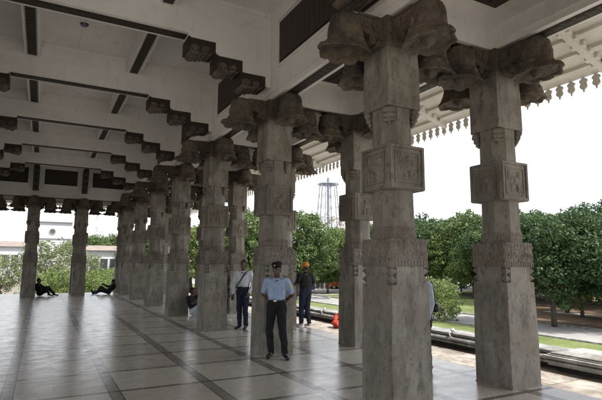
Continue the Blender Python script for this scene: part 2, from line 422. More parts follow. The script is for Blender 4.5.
        for (z, r, lob) in prof:
            ring = []
            for j in range(n):
                a = 2*PI*j/n
                gv = abs(math.cos(4*a))**.6
                rr = r*(1 + lob*gv - lob*.6)
                ca = max(0, math.cos(a)); br = z < 4.47 and r > .28
                e = 1 + (.30*ca**8 if br else 0)
                sqf = 1/max(abs(math.cos(a)), abs(math.sin(a)))**.22
                ring.append((cx + rr*sqf*e*math.cos(a)*.98, rr*sqf*math.sin(a)*.80, z - (.022*gv if br else 0) + (.02*ca**8 if br else 0)))
            rings.append(ring)
        loft(bm, rings)
        for j in range(8):
            a = 2*PI*(j+.5)/8; ca, sa = math.cos(a), math.sin(a)
            ball(bm, Vector((cx+.235*ca, .19*sa, 4.655)), (.035,.075,.085), 14, Matrix.Rotation(a, 3, 'Z'))
            ball(bm, Vector((cx+.275*ca, .225*sa, 4.515)), (.035,.085,.035), 12, Matrix.Rotation(a, 3, 'Z'))
            ball(bm, Vector((cx+.20*ca, .16*sa, 4.82)), (.04,.05,.045), 10, Matrix.Rotation(a, 3, 'Z'))
        tube(bm, [(.385,-.115,4.615), (.385,.115,4.615)], .062, 16); tube(bm, [(.385,-.13,4.615), (.385,.13,4.615)], .03, 12)
        tube(bm, [(.305,-.15,4.55), (.305,.15,4.55)], .045, 14)
        for sy in (-1, 1):
            for (x, z, r) in ((.345,4.79,.085), (.51,4.80,.065)):
                tube(bm, [(x, sy*.12, z), (x, sy*.162, z)], r, 18); tube(bm, [(x, sy*.155, z), (x, sy*.182, z)], r*.5, 14)
            box(bm, .26, .66, sy*.148-.012, sy*.148+.012, 4.885, 4.915)
        for v in bm.verts:
            if v.co.x > .3: v.co.x = .3+(v.co.x-.3)*.88; v.co += Vector((noise.noise(v.co*14), noise.noise(v.co*14+Vector((5,0,0))), noise.noise(v.co*14+Vector((0,9,0)))))*.011
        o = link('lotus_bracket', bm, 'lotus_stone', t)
        o.rotation_euler = (0, 0, k*PI/2 + PI/4*0)
        for p in o.data.polygons: p.use_smooth = True
        o.data.set_sharp_from_angle(angle=math.radians(40))
    return t
XA, XB, XD, XE = 3.98, 6.015, -2.83, -4.865
XC = (1.69, -.54)
def Y(i): return 4.928 + 3.736*i
YF, YG = Y(6), Y(6) + 2.03
pillar = make_pillar()
G = 'carved stone pillars holding up the hall roof'
hid = 'outer row stone pillar mostly hidden behind the inner row'
off = 'stone pillar of the hall standing beyond the picture'
spots = [
 (XA, Y(0), 'massive grey stone pillar in the foreground, its foot cut off by the picture edge'),
 (XA, Y(1), 'stone pillar right behind the guard in the light blue shirt'),
 (XA, Y(2), 'stone pillar next to the standing man in a white shirt, on his left in the picture'),
 (XA, Y(3), 'inner row stone pillar with a seated person at its foot, second left of the man in white'),
 (XA, Y(4), 'inner row stone pillar, third left of the man in the white shirt'),
 (XA, Y(5), 'inner row stone pillar, fourth left of the man in the white shirt'),
 (XA, YF, 'stone pillar with a person lying at its foot, last of the long row'),
 (XB, Y(0), 'rightmost stone pillar, standing free before the lawn and trees'),
 (XB, Y(1), 'stone pillar between the man in the orange turban and the foreground pillar'),
 (XB, Y(2), 'slim slice of stone pillar showing just right of the guard'),
 (XB, Y(3), 'brownish stone pillar directly behind the man in the white shirt'),
 (XC[0], YF, 'far end pillar standing alone, nearer the long pillar row'),
 (XC[1], YF, 'leftmost far end pillar, with a person seated against its right side')]
for i, (x, y, lab) in enumerate(spots):
    o = pillar if i == 0 else copy_tree(pillar)
    o.location = (x, y, 0); tag(o, lab, 'pillar', G); o.rotation_euler.z = (i*3 % 4)*PI/2
for (x, y) in [(XB, Y(4)), (XB, Y(5)), (XB, YF), (XB, YG), (XA, YG)]:
    o = copy_tree(pillar); o.location = (x, y, 0); tag(o, hid, 'pillar', G)
for (x, y) in [(XC[0], YG), (XC[1], YG)]:
    o = copy_tree(pillar); o.location = (x, y, 0); tag(o, 'second line pillar hidden behind a lone far end pillar', 'pillar', G)
for (x, y) in [(XA, Y(-1)), (XB, Y(-1)), (XA, Y(-2)), (XB, Y(-2)), (XD, YF), (XD, YG), (XE, YF), (XE, YG), (XD, Y(5)), (XD, Y(4)), (XD, Y(3)), (XD, Y(2)), (XD, Y(1)), (XD, Y(0)), (XE, Y(5)), (XE, Y(4)), (XE, Y(3)), (XE, Y(2)), (XE, Y(1)), (XE, Y(0))]:
    o = copy_tree(pillar); o.location = (x, y, 0); tag(o, off, 'pillar', G)

# ------------------------------------------------------------------ the hall roof
hall = empty('memorial_hall', (0,0,0), 0, 'white coffered hall ceiling, upper walls and eaves carried by the stone pillars', 'building')
ZB, ZC = 4.935, 6.75
Y0, Y1 = -3.6, YF
wall_segs = [('A', 3.79, 4.17), ('D', -3.02, -2.64)]
def wbox(name, x0, x1, y0, y1, z0, z1, m='plaster', parent=hall, bev=0):
    bm = bmesh.new(); box(bm, x0, x1, y0, y1, z0, z1, bev); return link(name, bm, m, parent)
def panel(name, ax, face, sgn, a0, a1, z0, z1, parent=hall):
    # timber panel with raised white frame on a wall face perpendicular to axis ax
    bm = bmesh.new()
    def b(a0_, a1_, z0_, z1_, d0, d1, B):
        lo, hi = sorted((face+sgn*d0, face+sgn*d1))
        if ax == 'x': box(B, lo, hi, a0_, a1_, z0_, z1_)
        else: box(B, a0_, a1_, lo, hi, z0_, z1_)
    b(a0, a1, z0, z1, -.02, .010, bm)
    n = max(2, int((a1-a0)/.17))
    for k in range(n):
        s = (a1-a0-.06)/n
        b(a0+.03+k*s+.003, a0+.03+(k+1)*s-.003, z0+.05, z1-.05, .008, .026, bm)
    p = link(name, bm, 'dark_timber', parent)
    f = bmesh.new(); w = .045
    b(a0-w, a1+w, z1, z1+w, -.01, .03, f); b(a0-w, a1+w, z0-w, z0, -.01, .03, f)
    b(a0-w, a0, z0, z1, -.01, .03, f); b(a1, a1+w, z0, z1, -.01, .03, f)
    link('panel_frame', f, 'plaster', p)
def soffit_strip(x0, x1, y0, y1, z, parent):
    bm = bmesh.new(); box(bm, x0, x1, y0, y1, z-.018, z+.004)
    alongx = (x1-x0) > (y1-y0); Ln = (x1-x0) if alongx else (y1-y0); n = int(Ln/.16)
    for k in range(n):
        if alongx: box(bm, x0+k*.16+.03, x0+k*.16+.13, y0+.03, y1-.03, z-.024, z-.016)
        else: box(bm, x0+.03, x1-.03, y0+k*.16+.03, y0+k*.16+.13, z-.024, z-.016)
    link('timber_strip', bm, 'dark_timber', parent)
# row walls, full thickness above the pillars
def row_wall(x0, x1, y0, y1, ztop, strips):
    bm = bmesh.new(); box(bm, x0, x1, y0, y1, ZB, ztop)
    box(bm, x0-.03, x1+.03, y0, y1, ztop-.34, ztop-.27); box(bm, x0-.02, x1+.02, y0, y1, ZB+.10, ZB+.125)
    w = link('upper_wall', bm, 'plaster', hall)
    for s in strips: soffit_strip(*s, ZB, w)
ys = [Y(i) for i in range(-2, 7)]
strA = lambda xc: [(xc-.10, xc+.10, a+.3, b-.3) for a, b in zip(ys, ys[1:])]
row_wall(3.79, 4.17, Y0, YF+.19, ZC, strA(3.98))
row_wall(-3.02, -2.64, Y0, YF+.19, ZC, strA(-2.83))
row_wall(5.83, 6.20, Y0, YG+.19, 5.62, [(5.93, 6.12, a+.3, b-.3) for a, b in zip(ys, ys[1:])] + [(5.93, 6.12, YF+.3, YG-.3)])
row_wall(-5.05, -4.68, Y0, YG+.19, 5.62, strA(-4.865))
bm = bmesh.new(); box(bm, -2.638, 3.788, YF-.19, YF+.19, ZB, ZC)
fw = link('upper_wall', bm, 'plaster', hall)
cols_far = [XD, XC[1], XC[0], XA]
for a, b in zip(cols_far, cols_far[1:]):
    soffit_strip(a+.3, b-.3, YF-.10, YF+.10, ZB, fw); panel('timber_panel', 'y', YF-.19, -1, a+.36, b-.36, 5.58, 6.36)
bm = bmesh.new(); box(bm, -4.678, 5.828, YG-.18, YG+.18, ZB, 5.62); fw2 = link('upper_wall', bm, 'plaster', hall)
for a, b in zip([XE]+cols_far, cols_far+[XB]): soffit_strip(a+.3, b-.3, YG-.10, YG+.10, ZB, fw2)
for i in range(-2, 6):
    panel('timber_panel', 'x', 3.79, -1, Y(i)+.66, Y(i+1)-.62, 5.52, 6.38)
    panel('timber_panel', 'x', -2.64, 1, Y(i)+.66, Y(i+1)-.62, 5.52, 6.38)
# aisles: cross beams, flat ceiling with dark timber panels
for (xa, xb) in ((4.172, 5.828), (-4.678, -3.022)):
    for i in range(-2, 8):
        yc = Y(i) if i < 7 else YG
        if i == 7: continue
        bm = bmesh.new(); box(bm, xa, xb, yc-.17, yc+.17, ZB, 5.50); w = link('aisle_beam', bm, 'plaster', hall)
        soffit_strip(xa+.05, xb-.05, yc-.09, yc+.09, ZB, w)
    bm = bmesh.new(); box(bm, xa, xb, Y0, YG, 5.50, 5.60); w = link('aisle_ceiling', bm, 'plaster', hall)
    for i in range(-2, 6):
        p = bmesh.new(); box(p, xa+.14, xb-.14, Y(i)+.36, Y(i+1)-.36, 5.485, 5.505)
        for k in range(6):
            s = (xb-xa-.34)/6; box(p, xa+.17+k*s+.015, xa+.17+(k+1)*s-.015, Y(i)+.40, Y(i+1)-.40, 5.472, 5.487)
        link('timber_panel', p, 'dark_timber', w)
bm = bmesh.new(); box(bm, -2.64, 3.79, YF+.192, YG-.182, 5.50, 5.60); link('aisle_ceiling', bm, 'plaster', hall)
# hall ceiling slab, cross beams with stepped haunches and lotus corbels, long ribs
bm = bmesh.new(); box(bm, -3.3, 4.4, Y0, YF+.5, ZC, ZC+.12); link('ceiling', bm, 'plaster', hall)
def boss(bm, x, y, z, ax, r=.12):
    # drooping lotus: two curled lobes and a bud
    for s in (-1, 1):
        c = Vector((x, y, z)) + (Vector((0, s*r*.62, 0)) if ax == 'x' else Vector((s*r*.62, 0, 0)))
        ball(bm, c - Vector((0,0,r*.12)), (r*.75, r*.75, r*.62), 12)
    ball(bm, Vector((x, y, z-r*.28)), (r*.5, r*.5, r*.55), 10)
steps = [(1.535, 5.67), (2.085, 5.42), (2.575, 5.19)]   # distances from the hall axis and soffit heights
XM = .575
def corbel_mesh():
    c = bmesh.new()
    box(c, -.262, .255, -.208, .208, -.004, .20)
    for s in (-1, 1): box(c, -.27, .26, s*.195-.02, s*.195+.02, -.045, -.006)
    box(c, -.275, -.235, -.214, .214, -.045, .215)
    box(c, .215, .26, -.17, .17, -.045, -.006)
    box(c, -.23, .21, -.172, .172, -.02, -.005)
    me = bpy.data.meshes.new('lotus_corbel'); bmesh.ops.recalc_face_normals(c, faces=c.faces[:]); c.to_mesh(me); c.free()
    me.materials.append(M['dark_timber']); 
    return me
def roll_mesh():
    c = bmesh.new()
    for (x, z, r_, h) in ((-.15,-.01,.105,.215), (.055,.005,.078,.213)):
        tube(c, [(x,-h,z), (x,-h+.02,z), (x,-.12,z), (x,0,z-.01), (x,.12,z), (x,h-.02,z), (x,h,z)], [r_*.93,r_,r_,r_*1.04,r_,r_,r_*.93], 24)
        for s_ in (-1, 1): tube(c, [(x, s_*(h-.02), z), (x, s_*(h+.012), z)], [r_*.42,r_*.36], 14); tube(c, [(x+r_*.72*math.cos(q_), s_*(h+.002), z+r_*.72*math.sin(q_)) for q_ in [PI*k_/8 for k_ in range(17)]], r_*.13, 6)
    tube(c, [(-.035,-.19,-.055), (-.035,.19,-.055)], .05, 10); tube(c, [(.165,-.20,-.01), (.165,.20,-.01)], .05, 10)
    for v in c.verts: v.co += Vector((noise.noise(v.co*16), 0, noise.noise(v.co*16+Vector((0,9,0)))))*.008
    me = bpy.data.meshes.new('lotus_roll'); bmesh.ops.recalc_face_normals(c, faces=c.faces[:]); c.to_mesh(me); c.free(); me.materials.append(M['corbel'])
    for p in me.polygons: p.use_smooth = True
    me.set_sharp_from_angle(angle=math.radians(45)); return me
stone('corbel', (.09,.076,.062), (.19,.165,.135), (.20,.15,.105), .6, 30, .5, .01)
CM = corbel_mesh(); RM = roll_mesh()
def corbel(x, y, z, rz, parent):
    o = bpy.data.objects.new('lotus_corbel', CM); COL.objects.link(o); o.parent = parent
    o.location = (x, y, z); o.rotation_euler = (0, 0, rz)
    q = bpy.data.objects.new('lotus_roll', RM); COL.objects.link(q); q.parent = o
for i in range(-2, 6):
    yc = Y(i); bm = bmesh.new()
    box(bm, -2.636, 3.786, yc-.20, yc+.20, 5.955, ZC)
    box(bm, -2.63, 3.78, yc-.225, yc+.225, 6.36, 6.43); box(bm, -2.63, 3.78, yc-.215, yc+.215, 6.66, ZC-.002)
    for s in (-1, 1):
        for k, (d, z) in enumerate(steps):
            d1 = steps[k+1][0] if k < 2 else 3.211
            lo, hi = sorted((XM+s*d, XM+s*d1))
            # haunches butt under the beam
            box(bm, lo, hi, yc-.198, yc+.198, z, (5.957 if True else 0))
    w = link('ceiling_beam', bm, 'plaster', hall)
    soffit_strip(XM-1.525, XM+1.525, yc-.105, yc+.105, 5.955, w)
    for s in (-1, 1):
        for (d, z) in steps: corbel(XM+s*(d+.265), yc, z, 0 if s > 0 else PI, hall)
rib_y = [Y(i) for i in range(-2, 6)] + [YF]
for x in XC:
    for a, b in zip(rib_y, rib_y[1:]):
        b2 = b-.23 if b < YF-.1 else b-.19
        bm = bmesh.new(); box(bm, x-.15, x+.15, a+.23, b2, 6.42, ZC-.001); box(bm, x-.185, x+.185, a+.23, b2, 6.65, ZC-.002)
        box(bm, x-.15, x-.12, a+.23, b2, 6.395, 6.421); box(bm, x+.12, x+.15, a+.23, b2, 6.395, 6.421)
        w = link('ceiling_rib', bm, 'plaster', hall); soffit_strip(x-.09, x+.09, a+.23, b2, 6.42, w)
    # stepped corbels carrying the rib against the far wall
    bm = bmesh.new()
    for k, z in enumerate((6.12, 5.82, 5.52, 5.22)): box(bm, x-.13, x+.13, YF-.19-.62+k*.15, YF-.192, z, z+.30)
    link('stepped_bracket', bm, 'dark_timber', hall)
    bm = bmesh.new()
    for k, z in enumerate((6.12, 5.82, 5.52, 5.22)): boss(bm, x, YF-.19-.55+k*.15, z+.06, 'y', .11)
    link('lotus_corbel', bm, 'corbel', hall)
# eaves
def ez(x): return 5.42 - .36*(abs(x-XM)-6.465) if True else 0
EX = 8.22
def eave_side(s):
    X = lambda x: XM + s*(x-XM)
    bm = bmesh.new()
    y0, y1 = Y0, YG+2.2
    v = []
    for (x, dz) in ((6.203, 0), (EX, 0), (EX, .10), (6.203, .10)):
        v.append((X(x), ez(x)+dz))
    a = [bm.verts.new((p[0], y0, p[1])) for p in v]; b = [bm.verts.new((p[0], y1, p[1])) for p in v]
    for k in range(4): bm.faces.new((a[k], a[(k+1) % 4], b[(k+1) % 4], b[k]))
    bm.faces.new(a); bm.faces.new(b[::-1])
    so = link('eave_soffit', bm, 'eave_paint', hall)
    def bar(B, x0, x1, ya, yb, d0, d1):
        P = []
        for yy in (ya, yb):
            for xx, dd in ((x0,d0),(x1,d0),(x1,d1),(x0,d1)): P.append(B.verts.new((X(xx), yy, ez(xx)+dd)))
        for q in ((0,1,2,3),(4,5,6,7),(0,1,5,4),(1,2,6,5),(2,3,7,6),(3,0,4,7)): B.faces.new([P[i] for i in q])
    bt = bmesh.new()
    for x in (6.5, 6.86, 7.22, 7.58, 7.92): bar(bt, x, x+.10, y0, y1, -.055, .002)
    link('eave_batten', bt, 'eave_paint', so)
    yy = 4.40 - 6*1.2453
    while yy < y1:
        rf = bmesh.new(); bar(rf, 6.205, EX-.02, yy-.055, yy+.055, -.115, -.001)
        k = 6.3
        while k < EX-.2:
            bar(rf, k, k+.08, yy-.11, yy+.11, -.10, -.03); k += .18
        link('rafter', rf, 'eave_paint', so); yy += 1.2453*1.5
def valance(name, p0, p1, nrm, z):
    bm = bmesh.new(); p0, p1, nrm = Vector(p0), Vector(p1), Vector(nrm)
    d = (p1-p0); Ln = d.length; d.normalize(); sp = .225; n = int(Ln/sp)
    th = .03
    def ext(poly, off):
        A = [bm.verts.new(p0 + d*(off+u) + Vector((0,0,w))) for u, w in poly]
        B = [bm.verts.new(v.co + nrm*th) for v in A]
        bm.faces.new(A); bm.faces.new(B[::-1])
        for k in range(len(A)): bm.faces.new((A[k], A[(k+1) % len(A)], B[(k+1) % len(A)], B[k]))
    for seg in range(int(Ln//3)+1):
        a = seg*3; b = min(Ln, a+3); 
        if b-a > .01: ext([(a, z+.02), (b, z+.02), (b, z+.22), (a, z+.22)], 0)
    tooth = [(.0,.025), (.045,-.005), (.075,-.03), (.072,-.06), (.05,-.085), (.068,-.115), (.072,-.15), (.045,-.185), (.018,-.20), (.012,-.25)]
    full = tooth[:] + [(-u, w) for u, w in tooth[::-1]][:-1]
    for k in range(n): ext([(u, z+w) for u, w in full], (k+.5)*sp)
    return link(name, bm, 'eave_paint', hall)
eave_side(1); eave_side(-1)
zE = ez(EX)
valance('valance', (EX+.002, Y0, 0), (EX+.002, YG+2.2, 0), (1,0,0), zE-.02)
valance('valance', (2*XM-EX-.032, Y0, 0), (2*XM-EX-.032, YG+2.2, 0), (1,0,0), zE-.02)
valance('valance', (2*XM-EX, YG+2.21, 0), (EX, YG+2.21, 0), (0,1,0), zE-.02)
bm = bmesh.new()
q = [bm.verts.new(p) for p in ((-5.04, YG+.19, 5.50), (6.19, YG+.19, 5.50), (6.19, YG+2.2, zE+.01), (-5.04, YG+2.2, zE+.01), (-5.04, YG+.19, 5.60), (6.19, YG+.19, 5.60), (6.19, YG+2.2, zE+.11), (-5.04, YG+2.2, zE+.11))]
for f in ((0,1,2,3),(4,5,6,7),(0,1,5,4),(1,2,6,5),(2,3,7,6),(3,0,4,7)): bm.faces.new([q[i] for i in f])
link('eave_soffit', bm, 'eave_paint', hall)
bm = bmesh.new()
r0 = [(2*XM-EX-.1, Y0-.2), (EX+.1, Y0-.2), (EX+.1, YG+2.3), (2*XM-EX-.1, YG+2.3)]
r1 = [(-4.9, Y0-.1), (6.1, Y0-.1), (6.1, YG+.1), (-4.9, YG+.1)]
r2 = [(-3.2, Y0), (4.3, Y0), (4.3, YF+.4), (-3.2, YF+.4)]
loft(bm, [[(x,y,zE+.13) for x,y in r0], [(x,y,5.95) for x,y in r1], [(x,y,6.90) for x,y in r2], [(x,y,7.3) for x,y in r2]], False)
bm.faces.new([v for v in bm.verts if v.co.z > 7.2])
link('roof', bm, 'grey_concrete', hall)
bm = bmesh.new()
tube(bm, [(.42,10.4,6.749), (.42,10.4,6.70), (.42,10.4,6.58)], [.11,.085,.085], 20); lb = link('ceiling_lamp', bm, 'plaster', hall)
bm = bmesh.new(); tube(bm, [(.42,10.4,6.579), (.42,10.4,6.55)], [.088,.075], 20); link('lamp_shade', bm, 'window_glass', lb)
bm = bmesh.new(); tube(bm, [(.42,10.5,6.742), (.43,11.2,6.742), (.40,12.14,6.742)], .008, 6); link('cable', bm, 'plaster', lb)

# ------------------------------------------------------------------ stone kerb on the platform edge
def profile_run(name, pts, y0, y1, m, parent, end=0, wob=True):
    bm = bmesh.new(); n = max(1, int((y1-y0)/.5)) ; R = []
    for k in range(n+1):
        yy = y0 + (y1-y0)*k/n
        ring = []
        for (x, z) in pts:
            w = noise.noise(Vector((x*3, yy*1.5, z*4)))*.008 if wob else 0
            ring.append((x+w, yy, z+w))
        R.append(ring)
    loft(bm, R); o = link(name, bm, m, parent); return o
kz = -.15
def run(pts, y0, y1, m, nm, par):
    return profile_run(nm, pts, y0, y1, m, par)
p_top = [(8.70,.03), (8.70,.165), (8.16,.185), (8.10,.175), (8.10,.135), (8.145,.13), (8.145,.105), (8.06,.095), (8.025,.065), (8.045,.03)]
p_mid = [(8.66,-.055), (8.66,.028), (8.13,.028), (8.13,.0), (8.09,-.005), (8.09,-.04), (8.14,-.055)]
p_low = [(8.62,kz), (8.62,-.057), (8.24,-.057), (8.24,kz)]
kt = empty('stone_plinth', (0,0,0), 0, 'long low moulded stone kerb dark underneath, running beside the lawn', 'kerb')
yy = 5.6
while yy < 29.2:
    e = min(yy+2.4, 29.4); run(p_top, yy+.008, e-.008, 'kerb_stone', 'moulded_course', kt); run(p_mid, yy+.006, e-.006, 'kerb_stone', 'string_course', kt); yy = e
run(p_low, 5.6, 29.4, 'painted_shade_base', 'base', kt)
et = empty('end_pedestal', (0,0,0), 0, 'broad brightly lit moulded stone block that ends the low kerb at right', 'kerb block')
def stack(layers, m, nm, par, cx, cy):
    bm = bmesh.new()
    for (hx, hy, z0, z1, bv) in layers: box(bm, cx-hx, cx+hx, cy-hy, cy+hy, z0, z1, bv)
    return link(nm, bm, m, par)
stack([(.28,.44,kz,-.052,.01)], 'painted_shade_base', 'base', et, 8.40, 5.08)
stack([(.44,.60,-.05,-.012,.01), (.48,.64,-.01,.035,.02), (.43,.59,.037,.058,.004), (.50,.67,.06,.115,.025), (.44,.61,.117,.135,.004), (.41,.57,.137,.165,.01)], 'kerb_lit', 'moulding', et, 8.42, 5.08)
bm = bmesh.new(); loft(bm, [[(8.42+i*.38, 5.08+j*.53, .167) for i,j in ((1,1),(-1,1),(-1,-1),(1,-1))], [(8.42+i*.22, 5.08+j*.36, .215) for i,j in ((1,1),(-1,1),(-1,-1),(1,-1))]]); link('cap', bm, 'kerb_lit', et)
# small pale fittings hooked over the kerb
for (y, lab) in ((8.05, 'small pale hooked fitting on the low kerb between the two nearest pillars'), (13.6, 'small pale hooked fitting on the kerb beside the red cloth bag')):
    ft = empty('kerb_fitting', (8.1, y, .2), 0, lab, 'fitting', 'small hooked fittings on the kerb')
    ft.scale = (.7,.7,.7)
    bm = bmesh.new(); ball(bm, Vector((.03,0,.055)), (.07,.09,.05), 14); tube(bm, [(.03,0,.06), (.1,.05,.09), (.16,.06,.06)], [.03,.03,.015], 8)
    link('head', bm, 'fitting_white', ft, True)
    bm = bmesh.new(); pts = [(-.02+(-.11*math.sin(t)), -.02+.03*math.cos(t), .05-.24*(t/PI)) for t in [PI*k/12 for k in range(13)]]; tube(bm, pts, .016, 8)
    link('hook', bm, 'fitting_white', ft, True)
# red bag beside the pillar
bag = empty('cloth_bag', (7.74, 12.05, kz), .3, 'bright red cloth bag on the paving, half hidden by a pillar', 'bag')
bm = bmesh.new(); bmesh.ops.create_icosphere(bm, subdivisions=4, radius=1)
for v in bm.verts:
    c = v.co.copy(); v.co = Vector((c.x*.26*(1-.35*c.z), c.y*.2, c.z*.21+.20)); v.co += c*(.07*noise.noise(c*2.2)+.05*noise.noise(c*5.5)+.02*noise.noise(c*14)); v.co.z = max(0, v.co.z)
link('sack', bm, 'red_cloth', bag, True)
bm = bmesh.new(); tube(bm, [(-.1,0,.39), (-.07,0,.5), (.0,0,.54), (.07,0,.5), (.1,0,.39)], .012, 8); link('handle', bm, 'red_cloth', bag, True)


# ------------------------------------------------------------------ people
_TB=[0,0,0]
def blob(name, prims, m, parent, voxel=.011, smooth=2, crease=0, seed=0):
    t0=time.time()
    bm = bmesh.new()
    for p in prims:
        if p[0] == 'c':
            _, a, ra, b, rb = p
            t = bmesh.new(); a, b = Vector(a), Vector(b)
            bmesh.ops.create_icosphere(t, subdivisions=2, radius=ra, matrix=Matrix.Translation(a))
            bmesh.ops.create_icosphere(t, subdivisions=2, radius=rb, matrix=Matrix.Translation(b))
            r = bmesh.ops.convex_hull(t, input=t.verts[:])
            bad = [v for v in t.verts if not v.link_faces]
            ints = [g for g in r['geom_interior'] if isinstance(g, bmesh.types.BMVert)]
            bmesh.ops.delete(t, geom=list(set(bad+ints)), context='VERTS')
            bmesh.ops.recalc_face_normals(t, faces=t.faces[:])
            tm = bpy.data.meshes.new('t'); t.to_mesh(tm); t.free(); bm.from_mesh(tm); bpy.data.meshes.remove(tm)
        else:
            _, c, r, rot = p
            ball(bm, Vector(c), r, 20, rot)
    _TB[0]+=time.time()-t0; t0=time.time()
    me = bpy.data.meshes.new(name); bm.to_mesh(me); bm.free()
    o = bpy.data.objects.new(name, me); TS = bpy.data.scenes.new('tmp'); TS.collection.objects.link(o)
    md = o.modifiers.new('r', 'REMESH'); md.mode = 'VOXEL'; md.voxel_size = voxel; md.use_smooth_shade = True
    s = o.modifiers.new('s', 'SMOOTH'); s.iterations = smooth; s.factor = .5
    vl = TS.view_layers[0]; vl.update(); dg = vl.depsgraph; ev = o.evaluated_get(dg)
    nm = bpy.data.meshes.new_from_object(ev); COL.objects.link(o); bpy.data.scenes.remove(TS); o.modifiers.clear(); o.data = nm; bpy.data.meshes.remove(me); nm.name = name; _TB[1]+=time.time()-t0; t0=time.time()
    if crease:
        nv = [Vector(q.vector) for q in nm.vertex_normals]; cs = [v.co.copy() for v in nm.vertices]
        out_ = []
        for c, q in zip(cs, nv):
            out_.extend(c + q*crease*(1.2*noise.noise(Vector((c.x*13+seed, c.y*13, c.z*9+c.x*14))) + .7*noise.noise(Vector((c.x*30, c.y*30+seed, c.z*26)))))
        nm.vertices.foreach_set('co', out_); nm.update()
    for p in nm.polygons: p.use_smooth = True
    nm.materials.clear(); nm.materials.append(M[m]); o.parent = parent; _TB[2]+=time.time()-t0
    return o
def V(*a): return Vector(a)
def hand(prims, wrist, d, palmn, side, curl=.5, thumb_side=None):
    # palm plus five fingers; d = direction of the hand, palmn = palm normal (fingers curl towards it)
    d = d.normalized(); n = (palmn - d*palmn.dot(d)).normalized(); s = d.cross(n)*side
    for k in (-1, 0, 1): prims.append(('c', wrist + d*.01 + s*.012*k, .017, wrist + d*.075 + s*.024*k, .014))
    for k, (ln, off) in enumerate(((.062,.031), (.072,.0105), (.067,-.0105), (.052,-.031))):
        p = wrist + d*.088 + s*off; a = curl*.7; 
        for j, fr in enumerate((.45, .32, .26)):
            dd = (d*math.cos(a) + n*math.sin(a)); q = p + dd*ln*fr*1.25
            prims.append(('c', p, .0095-.001*j, q, .0088-.001*j)); p = q; a += curl*.8
    p = wrist + d*.025 + s*.03; dd = (d*.6 + s*.7 + n*.3).normalized(); q = p + dd*.045
    prims.append(('c', p, .013, q, .0105)); prims.append(('c', q, .0105, q + (d*.8 + s*.2 + n*.3).normalized()*.032, .009))
def person(label, loc, rz, J, shirt, trousers, shoes, short=True, cap=None, look=0, nod=0, extra=None, hands=None, group=None, bare_feet=False, tuck=True):
    t = empty('person', loc, rz, label, 'person')
    if group: t['group'] = group
    j = {k: V(*v) for k, v in J.items()}
    hc = j['head']; R3 = Matrix.Rotation(look, 3, 'Z') @ Matrix.Rotation(nod, 3, 'X')
    hp = lambda x, y, z: hc + R3 @ V(x, y, z)
    B = []
    E = lambda c, r, rot=None: B.append(('e', c, r, rot))
    C = lambda a, ra, b, rb: B.append(('c', a, ra, b, rb))
    # head with face (faces local -y)
    E(hp(0,.012,.03), (.074,.092,.088), R3); E(hp(0,-.012,-.035), (.060,.072,.075), R3); E(hp(0,-.045,-.085), (.036,.036,.028), R3)
    C(hp(0,-.085,.012), .011, hp(0,-.103,-.028), .015); E(hp(0,-.082,-.058), (.026,.012,.010), R3)
    C(hp(-.035,-.078,.03), .011, hp(.035,-.078,.03), .011)
    for s in (-1, 1): E(hp(s*.077,.012,-.008), (.010,.019,.032), R3)
    C(hp(0,.02,-.06), .052, j['neck'], .056)
    chest, pel = j['chest'], j['pelvis']; ax = (j['sl']-j['sr']).normalized()
    C(j['neck'], .058, chest, .10)
    for s, k in ((1, 'sl'), (-1, 'sr')): C(chest + V(0,0,.03), .095, j[k] - ax*s*.02, .062)
    C(chest, .115, pel + (chest-pel)*.35, .100); C(chest + ax*.055, .092, pel + ax*.04, .090); C(chest - ax*.055, .092, pel - ax*.04, .090)
    for s in ('l', 'r'):
        C(j['s'+s], .052, j['e'+s], .040); C(j['e'+s], .039, j['w'+s], .027)
        C(j['h'+s], .076, j['k'+s], .050); C(j['k'+s], .053, j['a'+s], .036)
        C(j['a'+s], .036, j['t'+s], .026); C(j['a'+s] - (j['t'+s]-j['a'+s]).normalized()*.03 - V(0,0,.02), .032, j['t'+s], .026)
        hd = (hands or {}).get(s)
        if hd is None: hd = ((j['w'+s]-j['e'+s]).normalized(), V(-1 if s == 'l' else 1, 0, 0) if True else 0, .5)
        hand(B, j['w'+s], V(*hd[0]), V(*hd[1]), -1 if s == 'l' else 1, hd[2])
    body = blob('body', B, 'skin', t, .0075, 2)
    # eyes
    for s in (-1, 1):
        bm = bmesh.new(); ball(bm, hp(s*.030,-.0755,.008), (.013,.008,.007), 10, R3); e = link('eye', bm, 'eye_white', t, True)
        bm = bmesh.new(); ball(bm, hp(s*.030,-.0815,.008), (.0055,.004,.0055), 8, R3); link('iris', bm, 'hair', e, True)
        bm = bmesh.new(); ball(bm, hp(s*.032,-.086,.032), (.019,.005,.005), 8, R3); link('eyebrow', bm, 'hair', t, True)
    # hair
    if cap != 'turban':
        H = [('e', hp(0,.024,.045), (.082,.094,.088), R3), ('e', hp(0,.05,-.005), (.074,.066,.075), R3), ('c', hp(-.04,-.055,.088), .02, hp(.04,-.055,.088), .02)]
        H = [('e', hp(0,.026,.05), (.081,.092,.084), R3), ('e', hp(0,.052,.0), (.073,.062,.07), R3)]
        blob('hair', H, 'hair', t, .01, 2, .006, 3)
    if cap == 'beret':
        bm = bmesh.new()
        rings = []
        for (z, r) in ((.062,.088), (.095,.090), (.100,.100), (.118,.106), (.135,.094), (.145,.05)):
            rings.append([tuple(hp(r*math.cos(a)*.92, .008+r*math.sin(a)*1.12, z + (.01*math.sin(a)))) for a in [2*PI*k/24 for k in range(24)]])
        loft(bm, rings); ball(bm, hp(0,-.098,.066), (.06,.045,.008), 12, R3); c = link('cap', bm, 'black_cloth', t, True)
        bm = bmesh.new(); ball(bm, hp(0,-.112,.098), (.013,.006,.016), 8, R3); link('cap_badge', bm, 'badge', c, True)
